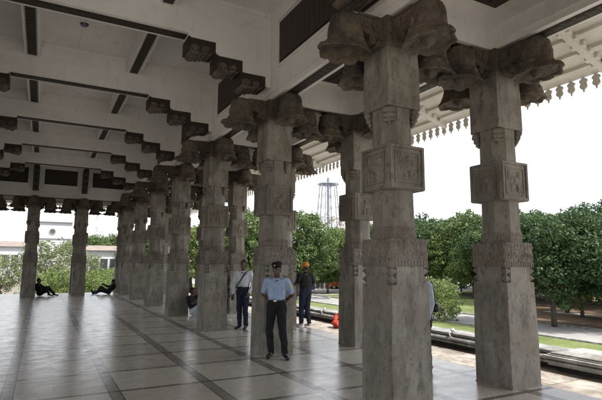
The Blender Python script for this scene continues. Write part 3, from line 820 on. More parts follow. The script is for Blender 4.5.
    if cap == 'turban':
        bm = bmesh.new()
        for k in range(5):
            z = .035+.022*k; r = (.088,.093,.092,.082,.06)[k]
            pts = [hp(r*math.cos(a)*.92, .012+r*math.sin(a)*1.08, z+.012*math.sin(a+k*1.3)) for a in [2*PI*q/20 for q in range(21)]]
            tube(bm, pts, .016, 8)
        ball(bm, hp(0,.015,.08), (.082,.094,.07), 16, R3); link('turban', bm, 'orange_cloth', t, True)
        blob('beard', [('e', hp(0,-.05,-.075), (.045,.038,.04), R3), ('e', hp(0,.06,-.02), (.06,.04,.06), R3)], 'hair', t, .01, 2, .004, 1)
    # shirt
    T = []
    q = .016
    lo_ = pel + (chest-pel)*(.58 if tuck else .2)
    T.append(('c', chest, .125+q, lo_, .112+q)); T.append(('c', lo_ + ax*.05, .098+q, pel + ax*.045 + V(0,0,.09), .088+q)); T.append(('c', lo_ - ax*.05, .098+q, pel - ax*.045 + V(0,0,.09), .088+q))
    T.append(('c', chest + ax*.065, .10+q, lo_ + ax*.05, .098+q)); T.append(('c', chest - ax*.065, .10+q, lo_ - ax*.05, .098+q))
    for s, k in ((1, 'l'), (-1, 'r')):
        T.append(('c', chest + V(0,0,.03), .098+q*.5, j['s'+k] - ax*s*.015, .062+q*.6))
        if short: T.append(('c', j['s'+k], .058+q*.6, j['s'+k] + (j['e'+k]-j['s'+k])*.72, .058+q*.5))
        else: T.append(('c', j['s'+k], .058+q*.6, j['e'+k], .046+q*.6)); T.append(('c', j['e'+k], .047+q*.5, j['e'+k] + (j['w'+k]-j['e'+k])*.93, .036+q*.3))
    T.append(('c', j['neck'] - V(0,0,.03), .062, chest + V(0,0,.05), .09))
    sh = blob('shirt', T, shirt, t, .010, 3, .009, len(label))
    bm = bmesh.new(); nk = j['neck']
    pts = [nk + V(.064*math.cos(a), .060*math.sin(a)+.005, -.004+.018*math.sin(a)) for a in [2*PI*k/16 for k in range(17)]]; tube(bm, pts, .019, 8); link('collar', bm, shirt, sh, True)
    # trousers
    Q = [('c', pel + ax*.045 + V(0,0,.05), .126, j['hl'], .104), ('c', pel - ax*.045 + V(0,0,.05), .126, j['hr'], .104), ('c', pel, .125, pel+V(0,0,.06), .12)]
    for s in ('l', 'r'):
        Q.append(('c', j['h'+s], .102, j['k'+s], .072)); Q.append(('c', j['k'+s], .072, j['a'+s] + (j['k'+s]-j['a'+s])*.06, .060))
    tr = blob('trousers', Q, trousers, t, .010, 3, .011, 5+len(label))
    if tuck:
        bm = bmesh.new(); pts = [pel + ax*(.168*math.cos(a)) + V(0, .135*math.sin(a), .10) for a in [2*PI*k/24 for k in range(25)]]; tube(bm, pts, .016, 6); link('belt', bm, 'leather', tr, True)
    for s in ('l', 'r'):
        a, tt = j['a'+s], j['t'+s]; d = (tt-a).normalized()
        blob('shoe', [('c', a - d*.035 - V(0,0,.025), .043, tt + d*.02 , .037), ('c', a, .045, a + V(0,0,-.02) + d*.03, .045), ('e', tt, (.046,.06,.036), None)], shoes, t, .01, 2)
    return t, j, hp
def stand(h=1.70, feet=.11, lean=0, arms='down', ft=(0, 0)):
    k = h/1.70
    J = dict(head=(0,-.01,1.585), neck=(0,.01,1.44), chest=(0,.01,1.27), pelvis=(0,.01,.93), sl=(.185,.01,1.385), sr=(-.185,.01,1.385),
             el=(.225,.03,1.10), er=(-.225,.03,1.10), wl=(.235,-.04,.86), wr=(-.235,-.04,.86),
             hl=(.085,.01,.90), hr=(-.085,.01,.90), kl=(feet*.95,-.01,.485), kr=(-feet*.95,-.01,.485),
             al=(feet,.03,.085), ar=(-feet,.03,.085), tl=(feet+.03,-.13,.04), tr=(-feet-.03,-.13,.04))
    if arms == 'behind':
        J.update(el=(.275,.12,1.13), er=(-.275,.12,1.13), wl=(.09,.20,.97), wr=(-.10,.21,.96))
    return {a: tuple(x*k for x in v) for a, v in J.items()}
cam_yaw = math.radians(28.155)
face_cam = -cam_yaw       # local -y pointing back at the camera
# 1 guard
J = stand(1.68, .135, arms='behind')
J['al'] = (.17,-.03,.085); J['tl'] = (.24,-.16,.04); J['kl'] = (.125,-.02,.485); J['ar'] = (-.10,.05,.085); J['tr'] = (-.12,-.11,.04)
t, j, hp = person('guard in light blue uniform shirt and black cap, hands behind his back', (3.80, 8.08, 0), face_cam-.15, J, 'blue_shirt', 'black_cloth', 'leather', True, 'beret', -.15, .12,
    hands={'l': ((-.9,.1,-.3), (0,1,0), .6), 'r': ((.9,.1,-.2), (0,1,0), .6)})
for s in (-1, 1):
    bm = bmesh.new(); box(bm, -.045, .045, -.022, .022, -.004, .006, .003); e = link('epaulette', bm, 'navy_cloth', t)
    e.location = (s*.15, .005, 1.452); e.rotation_euler = (0, s*.35, 0)
    bm = bmesh.new(); box(bm, -.035, .035, -.004, .006, -.04, .04, .003); e = link('breast_pocket', bm, 'blue_shirt', t); e.location = (s*.075, -.138, 1.24); e.rotation_euler = (-.08, 0, s*-.1)
bm = bmesh.new(); ball(bm, V(.255,-.01,1.27), (.012,.035,.045), 10); link('sleeve_badge', bm, 'badge', t, True)
bm = bmesh.new(); box(bm, -.03, .03, -.008, .004, -.018, .018, .003); e = link('belt_buckle', bm, 'steel_rim', t); e.location = (0, -.135, 1.022)
# 2 man in white shirt
J = stand(1.76, .085)
J['er'] = (-.25,.02,1.14); J['wr'] = (-.235,-.05,.90); J['el'] = (.26,.05,1.15); J['wl'] = (.20,-.08,.93)
J['kl'] = (.10,-.05,.50); J['tl'] = (.13,-.17,.04); J['tr'] = (-.12,-.12,.04)
t, j, hp = person('man in white long sleeved shirt and navy trousers with a dark strap across his chest', (4.66, 11.95, 0), face_cam-.25, J, 'white_shirt', 'navy_cloth', 'leather', False, None, -.1, .08)
bm = bmesh.new()
pts = [(.11,.07,1.46), (.10,-.02,1.475), (.075,-.10,1.41), (.02,-.148,1.30), (-.05,-.158,1.20), (-.12,-.14,1.10), (-.165,-.06,1.05), (-.16,.06,1.06)]
R = []
for k, p in enumerate(pts):
    p = Vector(p); a = Vector(pts[max(0,k-1)]); b = Vector(pts[min(len(pts)-1,k+1)]); d = (b-a).normalized(); n = Vector((p.x*.4, p.y, 0)).normalized(); s = d.cross(n).normalized()
    R.append([p+n*.012+s*.016, p+n*.012-s*.016, p-n*.002-s*.016, p-n*.002+s*.016])
loft(bm, R); link('chest_strap', bm, 'leather', t)
ph = tag(link('phone', (lambda b: (box(b, -.035, .035, -.008, .008, -.07, .07, .006), b)[1])(bmesh.new()), 'leather'), 'small black phone in the lowered hand of the man in white', 'phone')
ph.location = t.matrix_basis @ V(-.235*1.035-.01, -.10, .80)
# 3 man with orange turban, back to the camera
J = stand(1.70, .07)
J['er'] = (-.26,.03,1.12); J['wr'] = (-.225,-.17,1.02); J['el'] = (.25,-.02,1.13); J['wl'] = (.20,-.20,1.12)
J['ar'] = (-.10,.05,.085); J['al'] = (.06,-.10,.085); J['tl'] = (.08,-.26,.04); J['kl'] = (.07,-.09,.49)
person('man in black polo shirt, dark jeans and orange turban, seen from behind', (6.30, 11.55, 0), face_cam+PI+.55, J, 'black_cloth', 'navy_cloth', 'white_rubber', True, 'turban', .2, .05,
    hands={'l': ((0,-1,.25), (-1,0,0), .9), 'r': ((.2,-1,.1), (0,0,1), .9)}, tuck=False)
# 4 mostly hidden person with a bag behind the foreground pillar
J = stand(1.66, .09)
person('person in a pale shirt mostly hidden behind the foreground pillar', (5.50, 6.10, 0), face_cam-1.3, J, 'pale_cloth', 'navy_cloth', 'leather', False, None)
bm = bmesh.new(); bmesh.ops.create_icosphere(bm, subdivisions=3, radius=1)
for v in bm.verts:
    c = v.co.copy(); v.co = Vector((c.x*.085, c.y*.105*(1-.2*c.z), c.z*.10 if abs(c.z) < .8 else c.z*.088)); v.co += c*.01*noise.noise(c*4)
hb = empty('handbag', (5.86, 6.20, .97), face_cam, 'black handbag peeking out at the right edge of the foreground pillar', 'bag')
link('pouch', bm, 'leather', hb, True)
bm = bmesh.new(); tube(bm, [(-.02,-.1,.08), (-.03,-.07,.3), (-.05,-.01,.44), (-.03,.06,.3), (-.02,.1,.08)], .009, 8); link('strap', bm, 'leather', hb, True)
# seated people
def sit(rec=0, kneel=(.13, .42), armup=False):
    J = dict(pelvis=(0,0,.13), chest=(0,.10+rec*.12,.46-rec*.06), neck=(0,.09+rec*.16,.62-rec*.08), head=(0,.06+rec*.15,.77-rec*.09),
             sl=(.18,.10+rec*.14,.575-rec*.07), sr=(-.18,.10+rec*.14,.575-rec*.07), hl=(.09,-.02,.12), hr=(-.09,-.02,.12),
             kl=(.13,-.36,.48), kr=(-.13,-.42,.40), al=(.12,-.52,.10), ar=(-.12,-.72,.10), tl=(.13,-.68,.05), tr=(-.13,-.86,.12),
             el=(.24,-.10,.42), er=(-.24,-.12,.40), wl=(.12,-.30,.55), wr=(-.13,-.32,.50))
    if armup: J.update(el=(.22,-.12,.60), wl=(.08,.0,.76))
    return J
J = sit(0); J.update(kl=(.11,-.40,.38), al=(.12,-.66,.09), tl=(.14,-.80,.05), kr=(-.12,-.36,.44), ar=(-.12,-.50,.10), tr=(-.13,-.66,.05), el=(.22,-.12,.40), wl=(.10,-.34,.46), er=(-.22,-.12,.40), wr=(-.10,-.34,.46))
person('person in dark clothes sitting against the leftmost far pillar, legs stretched right', (-.02, 27.55, 0), face_cam+PI/2+.1, J, 'black_cloth', 'black_cloth', 'leather', False, None, .4)
J = sit(.9); J.update(kl=(.12,-.38,.40), al=(.12,-.60,.09), tl=(.13,-.74,.05), kr=(-.12,-.46,.18), ar=(-.12,-.90,.08), tr=(-.13,-.98,.18), el=(.25,.22,.28), wl=(.22,.12,.05))
person('person in dark clothes reclining on the far edge of the floor, legs stretched left', (3.22, 27.65, 0), face_cam-PI/2, J, 'black_cloth', 'navy_cloth', 'leather', False, None, -.3)
J = sit(0, armup=True)
person('seated person in black and pale blue leaning on a pillar, hand raised to the head', (4.42, 15.62, 0), face_cam+1.1, J, 'black_cloth', 'pale_cloth', 'leather', True, None, .3,
       hands={'l': ((-.2,.1,1), (-1,.2,0), .6)})
J = stand(1.64, .07)
person('person in dark clothes almost wholly hidden behind a pillar beside the man in white', (4.80, 13.68, 0), face_cam+PI/2, J, 'black_cloth', 'black_cloth', 'white_rubber', False, None)


# ------------------------------------------------------------------ placing far things: bearing and distance from the viewpoint
F = 479.66
def far(px, d):
    # ground position for a bearing given as horizontal offset in the 602 px wide photograph, d metres ahead
    X = (px-301)/F*d; c, s = math.cos(cam_yaw), math.sin(cam_yaw)
    return (X*c + d*s - .03, -X*s + d*c)
def zfar(py, d): return 1.69 + (263.6-py)/F*d*1.0
def leaves_mesh(name, clumps, nleaf, size, m, seed, flat=.0):
    rng = np.random.default_rng(seed)
    P = []; 
    for (c, r) in clumps:
        n = int(nleaf*(r[0]*r[1]*r[2])**(2/3)/ (1.0))+8
        d = rng.normal(size=(n,3)); d /= np.linalg.norm(d, axis=1)[:,None]
        rad = rng.uniform(.45, 1.08, (n,1))**.6
        p = np.array(c) + d*rad*np.array(r)
        P.append(np.hstack([p, d]))
    P = np.vstack(P); n = len(P)
    c = P[:,:3]; nr = P[:,3:]*.7 + rng.normal(size=(n,3))*.6 + np.array([0,0,.35]); nr /= np.linalg.norm(nr, axis=1)[:,None]
    a = np.cross(nr, rng.normal(size=(n,3))); a /= np.linalg.norm(a, axis=1)[:,None]; b = np.cross(nr, a)
    s = size*rng.uniform(.55, 1.35, (n,1)); w = s*.55
    tip = nr*s*.25
    V4 = np.stack([c-a*s, c-b*w+tip*.3, c+a*s-tip, c+b*w+tip*.3], 1).reshape(-1,3)
    me = bpy.data.meshes.new(name); me.vertices.add(n*4); me.vertices.foreach_set('co', V4.ravel().astype(np.float32))
    me.loops.add(n*4); me.loops.foreach_set('vertex_index', np.arange(n*4, dtype=np.int32))
    me.polygons.add(n); me.polygons.foreach_set('loop_start', np.arange(0, n*4, 4, dtype=np.int32)); me.update(calc_edges=True); me.validate()
    me.materials.append(M[m]); return me
def tree_proto(h, w, seed, leafm, n_cl=26, nleaf=300, size=.17, trunk_h=.28, bark='bark', clump=.2, tr=.02, low=.25, bare=False):
    rng = random.Random(seed)
    bm = bmesh.new(); clumps = []
    th = h*trunk_h; tr_ = h*tr
    tube(bm, [(0,0,-.1), (rng.uniform(-.1,.1),rng.uniform(-.1,.1),th*.5), (rng.uniform(-.2,.2),rng.uniform(-.2,.2),th), (rng.uniform(-.3,.3),rng.uniform(-.3,.3),h*.72)], [tr_*1.25,tr_,tr_*.85,tr_*.25], 10)
    for k in range(n_cl):
        a = k*2.39996 + rng.uniform(-.3,.3); f = (k+.5)/n_cl
        zz = h*(low + (1-low-.08)*f); 
        env = math.sin(PI*min(1, max(.12, (zz/h-low*.6)/(1-low*.6))))**.6
        rr = w/2*env*rng.uniform(.35, .95)
        c = (rr*math.cos(a), rr*math.sin(a), zz + rng.uniform(-.04,.05)*h)
        cr = h*clump*rng.uniform(.6, 1.15)
        clumps.append((c, (cr*rng.uniform(.8,1.2), cr*rng.uniform(.8,1.2), cr*rng.uniform(.55,.85))))
        for q in range(3):
            cc = tuple(c[i] + rng.uniform(-1,1)*cr*1.05 for i in range(3)); r2 = cr*rng.uniform(.25,.45)
            clumps.append((cc, (r2, r2, r2*.8)))
        b0 = th*rng.uniform(.75,1.15); tube(bm, [(0,0,b0), (c[0]*.45, c[1]*.45, b0+(c[2]-b0)*.4), c], [tr_*.45, tr_*.25, tr_*.06], 6)
        if bare:
            for q in range(9):
                e = tuple(c[i] + rng.uniform(-1,1)*cr*1.3 for i in range(3)); tube(bm, [(c[0]*.6, c[1]*.6, b0+(c[2]-b0)*.6), c, e], [tr_*.14, tr_*.08, tr_*.03], 4)
    t = empty('tree'); 
    cm = leaves_mesh('crown', clumps, nleaf, size, leafm, seed)
    c = bpy.data.objects.new('crown', cm); COL.objects.link(c); c.parent = t
    link('trunk', bm, bark, t, True)
    return t
protos = {}
protos['dark'] = tree_proto(7.0, 6.8, 11, 'leaf_dark', 44, 620, .092, .34, clump=.155, low=.34)
protos['mid'] = tree_proto(9.0, 7.5, 12, 'leaf_mid', 46, 330, .13, .3, clump=.14, low=.28)
protos['light'] = tree_proto(7.5, 6.0, 13, 'leaf_light', 40, 330, .115, .3, clump=.17, low=.25)
protos['pale'] = tree_proto(6.5, 5.2, 14, 'leaf_pale', 36, 150, .105, .32, 'pale_bark', clump=.15, tr=.014, low=.2)
protos['rust'] = tree_proto(6.8, 5.5, 15, 'leaf_rust', 34, 300, .11, .3, clump=.16, low=.3)
protos['bush'] = tree_proto(3.2, 4.0, 16, 'leaf_light', 26, 480, .078, .15, clump=.26, low=.05)
protos['bare'] = tree_proto(12, 11, 17, 'leaf_dry', 34, 30, .16, .3, 'pale_bark', clump=.12, tr=.016, low=.3, bare=True)
used = {}
def tree(kind, px, d, h, rz, label, group='trees around the hall', name='tree', wide=1):
    p = protos[kind]
    o = p if kind not in used else copy_tree(p)
    used[kind] = 1; o.name = name
    x, y = far(px, d); o.location = (x, y, GZ)
    h0 = {'dark':7.0,'mid':9.0,'light':7.5,'pale':6.5,'rust':6.8,'bush':3.2,'bare':12}[kind]
    s = h/h0; o.scale = (s*wide, s*wide, s); o.rotation_euler.z = rz
    tag(o, label, 'bush' if name == 'bush' else 'tree', group)
RT = 'trees across the road behind the rightmost pillar'
tree('dark', 549, 28, 6.6, .3, 'dark leafy tree across the road just right of the rightmost pillar, forked trunk', RT, wide=1.05)
tree('dark', 602, 27, 6.3, 2.1, 'dark tree with a low spreading crown at the right picture edge', RT)
tree('light', 577, 33, 5.6, 1.0, 'bright yellow green young tree between the dark trees at right', RT)
tree('rust', 562, 36, 7.0, .5, 'tree with patches of rusty brown leaves above the dark tree at right', RT)
tree('mid', 530, 42, 8.2, 1.9, 'mid green tree rising behind the rightmost pillar on its right side', RT)
tree('mid', 585, 46, 8.3, .4, 'mid green tree on the skyline above the rusty brown tree', RT, wide=1.2)
tree('dark', 560, 50, 8.9, 3.4, 'dark green tree far behind the rusty one, crown on the skyline', RT, wide=1.2)
tree('dark', 612, 58, 10.8, 4.4, 'tall dark tree whose crown tops the skyline at the right edge', RT)
tree('mid', 545, 60, 9.2, 5.0, 'hazy green tree farthest back right of the rightmost pillar', RT, wide=1.3)
tree('mid', 640, 40, 7.5, 5.0, 'tree beyond the right picture edge', RT, wide=1.3)
tree('dark', 650, 30, 6.5, 5.6, 'tree beyond the right picture edge', RT)
for q_, (px_, d_, h_) in enumerate(((700, 34, 7.5), (760, 40, 8.2), (840, 36, 7.6), (960, 42, 8.5), (720, 52, 9.5), (880, 56, 9.8))):
    tree('dark' if q_ % 2 else 'mid', px_, d_, h_, q_*1.3, 'tree beyond the right picture edge', RT, wide=1.2)
MT = 'trees seen between the two nearest pillars'
tree('mid', 440, 61, 9.0, .9, 'mid green tree just right of the foreground pillar, above the bush', MT, wide=1.1)
tree('light', 451, 57, 7.7, 1.4, 'yellow green tree in the middle of the gap between the two nearest pillars', MT)
tree('mid', 473, 58, 9.8, 2.7, 'green tree with bright top touching the rightmost pillar on its left', MT)
tree('light', 471, 51, 5.4, 3.0, 'low bright tree over the lawn, left of the rightmost pillar', MT)
tree('dark', 460, 72, 9.4, 3.7, 'dark tree farthest back in the gap between the two nearest pillars', MT, wide=1.6)
tree('dark', 428, 70, 10.2, 4.7, 'dark tree behind the foreground pillar, top showing at its right edge', MT, wide=1.4)
tree('pale', 459, 58, 6.6, 2.0, 'thin greyish tree under the taller crowns left of the rightmost pillar', MT)
tree('mid', 490, 56, 9.2, 1.0, 'tree hidden behind the rightmost pillar', MT, wide=1.4)
tree('dark', 514, 50, 8.6, 1.7, 'dark tree close behind the rightmost pillar, its edge just showing', MT, wide=1.3)
tree('bush', 437, 31, 2.5, .6, 'dark rounded bush at the road beside the foreground pillar', MT, 'bush')
CT = 'trees around the grey building and lattice tower'
tree('bare', 333, 82, 12.0, .2, 'bare pale twiggy tree in front of the lattice tower', CT)
tree('bare', 352, 74, 10.5, 2.2, 'pale sparse tree beside the lattice tower partly behind a pillar', CT)
tree('light', 342, 60, 8.0, .8, 'light green leafy tree before the grey building', CT)
tree('mid', 328, 57, 5.0, 1.8, 'mid green low tree in front of the grey building wall', CT, wide=1.2)
tree('mid', 298, 50, 9.2, 2.5, 'full green tree right of the guard pillar, above the turbaned man', CT)
tree('mid', 249, 46, 8.8, .5, 'green tree seen between the man in white and the guard pillar', CT, wide=1.1)
tree('dark', 254, 60, 9.5, 1.9, 'dark tree glimpsed above the man in white', CT, wide=1.2)
tree('light', 193, 55, 7.8, 1.2, 'light green tree in the narrow gap above the person with raised hand', CT, wide=1.3)
tree('mid', 205, 60, 8.0, 4.2, 'green tree behind the pillar left of the man in white', CT, wide=1.3)
tree('mid', 380, 60, 8.5, 3.2, 'tree hidden behind the foreground pillar', CT, wide=1.4)
tree('dark', 408, 62, 9.0, 1.2, 'dark tree hidden behind the foreground pillar', CT, wide=1.4)
LT = 'greenery beyond the far end of the floor'
tree('pale', 54, 46, 5.8, .4, 'pale loose leafed tree in front of the white round windowed building', LT, wide=1.2)
tree('pale', 6, 44, 4.3, 1.7, 'pale bushy tree at the left picture edge', LT, wide=1.2)
tree('pale', 90, 52, 4.6, 2.9, 'pale thin tree in front of the low white building', LT)
tree('bush', 66, 38, 2.8, .8, 'bright green bush left of the lone far pillar', LT, 'bush', 1.2)
tree('bush', 97, 38, 2.6, 2.0, 'bright green bush right of the lone far pillar', LT, 'bush', 1.3)
tree('bush', 112, 44, 2.9, 3.3, 'green bush behind the reclining person', LT, 'bush', 1.3)
tree('bush', 47, 42, 2.4, 4.4, 'green bush behind the seated person at far left', LT, 'bush', 1.3)
tree('mid', 101, 88, 8.6, 5.5, 'dark green tree behind the low white building', LT, wide=1.6)
tree('mid', 118, 92, 8.2, .9, 'green tree behind the low white building, touching the pillar row', LT, wide=1.5)
tree('mid', 160, 70, 8.2, 1.9, 'green tree hidden behind the long pillar row', LT, wide=1.5)
# little red blossoms on one tree
x, y = far(585, 25.5)
me = leaves_mesh('red_blossom', [((0,0,0), (.28,.28,.16)), ((.35,.1,-.1), (.15,.15,.1))], 120, .06, 'petal_red', 5)
o = bpy.data.objects.new('red_blossom', me); COL.objects.link(o); o.location = (x, y, zfar(259, 25.5)); tag(o, 'cluster of red blossoms in the dark tree at the right edge', 'blossom')

# ------------------------------------------------------------------ distant buildings, tower, cars
def facing(px, d):   # origin and rotation of a thing whose front looks back at the viewpoint
    x, y = far(px, d); return (x, y, GZ), -math.atan2(x, y)
def bld_box(par, name, x0, x1, y0, y1, z0, z1, m, bev=0):
    bm = bmesh.new(); box(bm, x0, x1, y0, y1, z0, z1, bev); return link(name, bm, m, par)
(loc, rz) = facing(57, 95)
b = empty('white_building', loc, rz, 'tall plain white building with a round window and thin ledges behind the far end', 'building')
w = 95/F
bld_box(b, 'wall', -16.5*w, 14*w, 0, 10, 0, zfar(222.5, 95)-GZ, 'white_wall')
bld_box(b, 'wall', -13*w, 12*w, 1.2, 9, zfar(222.5,95)-GZ+.002, zfar(213,95)-GZ, 'white_wall')
bld_box(b, 'ledge', -17.5*w, 15*w, -.4, .0, zfar(224,95)-GZ, zfar(221.5,95)-GZ, 'white_wall')
bld_box(b, 'ledge', -17*w, 14.5*w, -.2, .0, zfar(240.5,95)-GZ, zfar(239,95)-GZ, 'white_wall')
bm = bmesh.new(); zc = zfar(233.5,95)-GZ
rings = [poly_ring(28, r, 0) for r in (.50,.62,.62,.50)]
R = []
for (r, dy) in ((.42,-.02), (.42,-.12), (.60,-.12), (.60,.02)): R.append([(-3.7*w + r*math.cos(a), dy, zc + r*math.sin(a)) for a in [2*PI*k/28 for k in range(28)]])
loft(bm, R, False); rw = link('round_window', bm, 'grey_concrete', b)
bm = bmesh.new(); vs = [bm.verts.new((-3.7*w + .44*math.cos(a), -.03, zc + .44*math.sin(a))) for a in [2*PI*k/28 for k in range(28)]]; bm.faces.new(vs); link('pane', bm, 'window_glass', rw)
for k in range(4):
    f = bld_box(b, 'window', (-14+k*6.5)*w, (-11.5+k*6.5)*w, -.06, .01, zfar(258,95)-GZ, zfar(248,95)-GZ, 'grey_concrete'); 
    bld_box(f, 'pane', (-13.7+k*6.5)*w, (-11.8+k*6.5)*w, -.09, -.061, zfar(257.5,95)-GZ, zfar(248.5,95)-GZ, 'window_glass')
def low_building(px0, px1, d, ytop, yroof, label, wm='white_wall', rm='tile_roof', nwin=5):
    (loc, rz) = facing((px0+px1)/2, d); b = empty('low_building', loc, rz, label, 'building'); hw = (px1-px0)/2*d/F
    zt = zfar(ytop, d)-GZ; zr = zfar(yroof, d)-GZ
    bld_box(b, 'wall', -hw, hw, 0, 8, 0, zt, wm)
    bm = bmesh.new(); vs = [(-hw-.4,-.5,zt+.003), (hw+.4,-.5,zt+.003), (hw+.4,8.5,zt+.003), (-hw-.4,8.5,zt+.003)]
    loft(bm, [vs, [(-hw+1,3,zr), (hw-1,3,zr), (hw-1,5,zr), (-hw+1,5,zr)]]); link('roof', bm, rm, b)
    for k in range(nwin):
        c = -hw + 2*hw*(k+.5)/nwin
        f = bld_box(b, 'window', c-.6, c+.6, -.05, .01, zt*.38, zt*.8, 'white_wall'); bld_box(f, 'pane', c-.5, c+.5, -.07, -.051, zt*.42, zt*.77, 'window_glass')
    return b
low_building(-12, 28, 82, 248.5, 242.5, 'low white building with a reddish tiled roof at the left picture edge')
low_building(84, 128, 70, 252, 246.5, 'low white building with a brownish roof right of the lone far pillar')
(loc, rz) = facing(318, 68)
b = empty('grey_building', loc, rz, 'grey brown flat roofed building with tall dark windows behind the turbaned man', 'building')
w = 68/F; zt = zfar(255.5,68)-GZ
bld_box(b, 'wall', -22*w, 34*w, 0, 10, 0, zt, 'grey_concrete')
bm = bmesh.new()
loft(bm, [[(-25*w,-1.2,zt+.003), (37*w,-1.2,zt+.003), (37*w,11,zt+.003), (-25*w,11,zt+.003)], [(-25*w,-1.2,zt+.5), (37*w,-1.2,zt+.5), (37*w,11,zt+.5), (-25*w,11,zt+.5)], [(-19*w,3,zfar(246.5,68)-GZ), (30*w,3,zfar(246.5,68)-GZ), (30*w,7,zfar(246.5,68)-GZ), (-19*w,7,zfar(246.5,68)-GZ)]])
link('roof', bm, 'dark_roof', b)
for k in range(12):
    c = (-20+k*4.6)*w
    f = bld_box(b, 'window', c-.02, c+3.3*w, -.06, .01, 1.0, zt-.35, 'dark_roof'); bld_box(f, 'pane', c+.06, c+3.3*w-.08, -.09, -.061, 1.1, zt-.45, 'window_glass')
for k in range(13): bld_box(b, 'column', (-21+k*4.6)*w-.11, (-21+k*4.6)*w+.11, -.5, -.12, 0, zt, 'grey_concrete')
# low white parapet by the car park
(loc, rz) = facing(323, 47)
b = empty('low_wall', loc, rz, 'low whitish parapet wall in front of the parked cars', 'wall')
zt = zfar(297, 47)-GZ
bld_box(b, 'wall', -2.4, .7, 0, .3, 0, zt, 'white_wall'); bld_box(b, 'coping', -2.45, .75, -.04, .34, zt+.002, zt+.09, 'kerb_stone')
# lattice tower
d = 140; (loc, rz) = facing(328.5, d); u = d/F
tw = empty('lattice_tower', loc, rz+.25, 'tall slender steel lattice tower with a round platform and central shaft on the skyline', 'tower')
zp = zfar(184, d)-GZ; ztop = zfar(160, d)-GZ
rad = lambda z: (17.0 - 8.5*(z/zp))*u
bm = bmesh.new(); tube(bm, [(0,0,0), (0,0,zp+2)], [.45,.38], 12); link('central_shaft', bm, 'tower_steel', tw)
bm = bmesh.new(); tube(bm, [(0,0,zp+2), (0,0,ztop)], .08, 6); link('aerial', bm, 'tower_steel', tw)
for k in range(6):
    a = k*PI/3; bm = bmesh.new(); tube(bm, [(math.cos(a)*rad(0), math.sin(a)*rad(0), 0), (math.cos(a)*rad(zp), math.sin(a)*rad(zp), zp)], .15, 6); link('leg', bm, 'tower_steel', tw)
bm = bmesh.new(); nl = 8
for l in range(nl):
    z0, z1 = zp*l/nl, zp*(l+1)/nl
    for k in range(6):
        a, c = k*PI/3, (k+1)*PI/3
        p = lambda an, z: (math.cos(an)*rad(z), math.sin(an)*rad(z), z)
        tube(bm, [p(a,z1), p(c,z1)], .08, 4); tube(bm, [p(a,z0), p(c,z1)], .055, 4); tube(bm, [p(c,z0), p(a,z1)], .055, 4)
link('bracing', bm, 'tower_steel', tw)
bm = bmesh.new(); rp = 10.3*u
pts = lambda r, z: [(r*math.cos(2*PI*k/40), r*math.sin(2*PI*k/40), z) for k in range(41)]
tube(bm, pts(rp, zp), .16, 6); tube(bm, pts(rp*.96, zp+1.0), .07, 5); tube(bm, pts(rp*.55, zp), .10, 5)
for k in range(16):
    a = 2*PI*k/16; tube(bm, [(0,0,zp), (rp*math.cos(a), rp*math.sin(a), zp)], .06, 4); tube(bm, [(rp*math.cos(a), rp*math.sin(a), zp), (rp*.96*math.cos(a), rp*.96*math.sin(a), zp+1.0)], .05, 4)
link('ring_platform', bm, 'tower_steel', tw)
(loc, rz) = facing(96.5, 130)
ms = empty('radio_mast', loc, rz, 'thin red and white mast above the low white building', 'mast'); zt = zfar(205,130)-GZ
for k in range(9):
    bm = bmesh.new()
    for q in range(3):
        a = q*2*PI/3; tube(bm, [(.22*math.cos(a), .22*math.sin(a), zt*k/9), (.22*math.cos(a), .22*math.sin(a), zt*(k+1)/9)], .09, 5)
        for s in range(3): tube(bm, [(.22*math.cos(a), .22*math.sin(a), zt*(k+s/3)/9), (.22*math.cos(a+2*PI/3), .22*math.sin(a+2*PI/3), zt*(k+(s+1)/3)/9)], .03, 4)
    link('mast_section', bm, 'mast_red' if k % 2 else 'white_wall', ms)
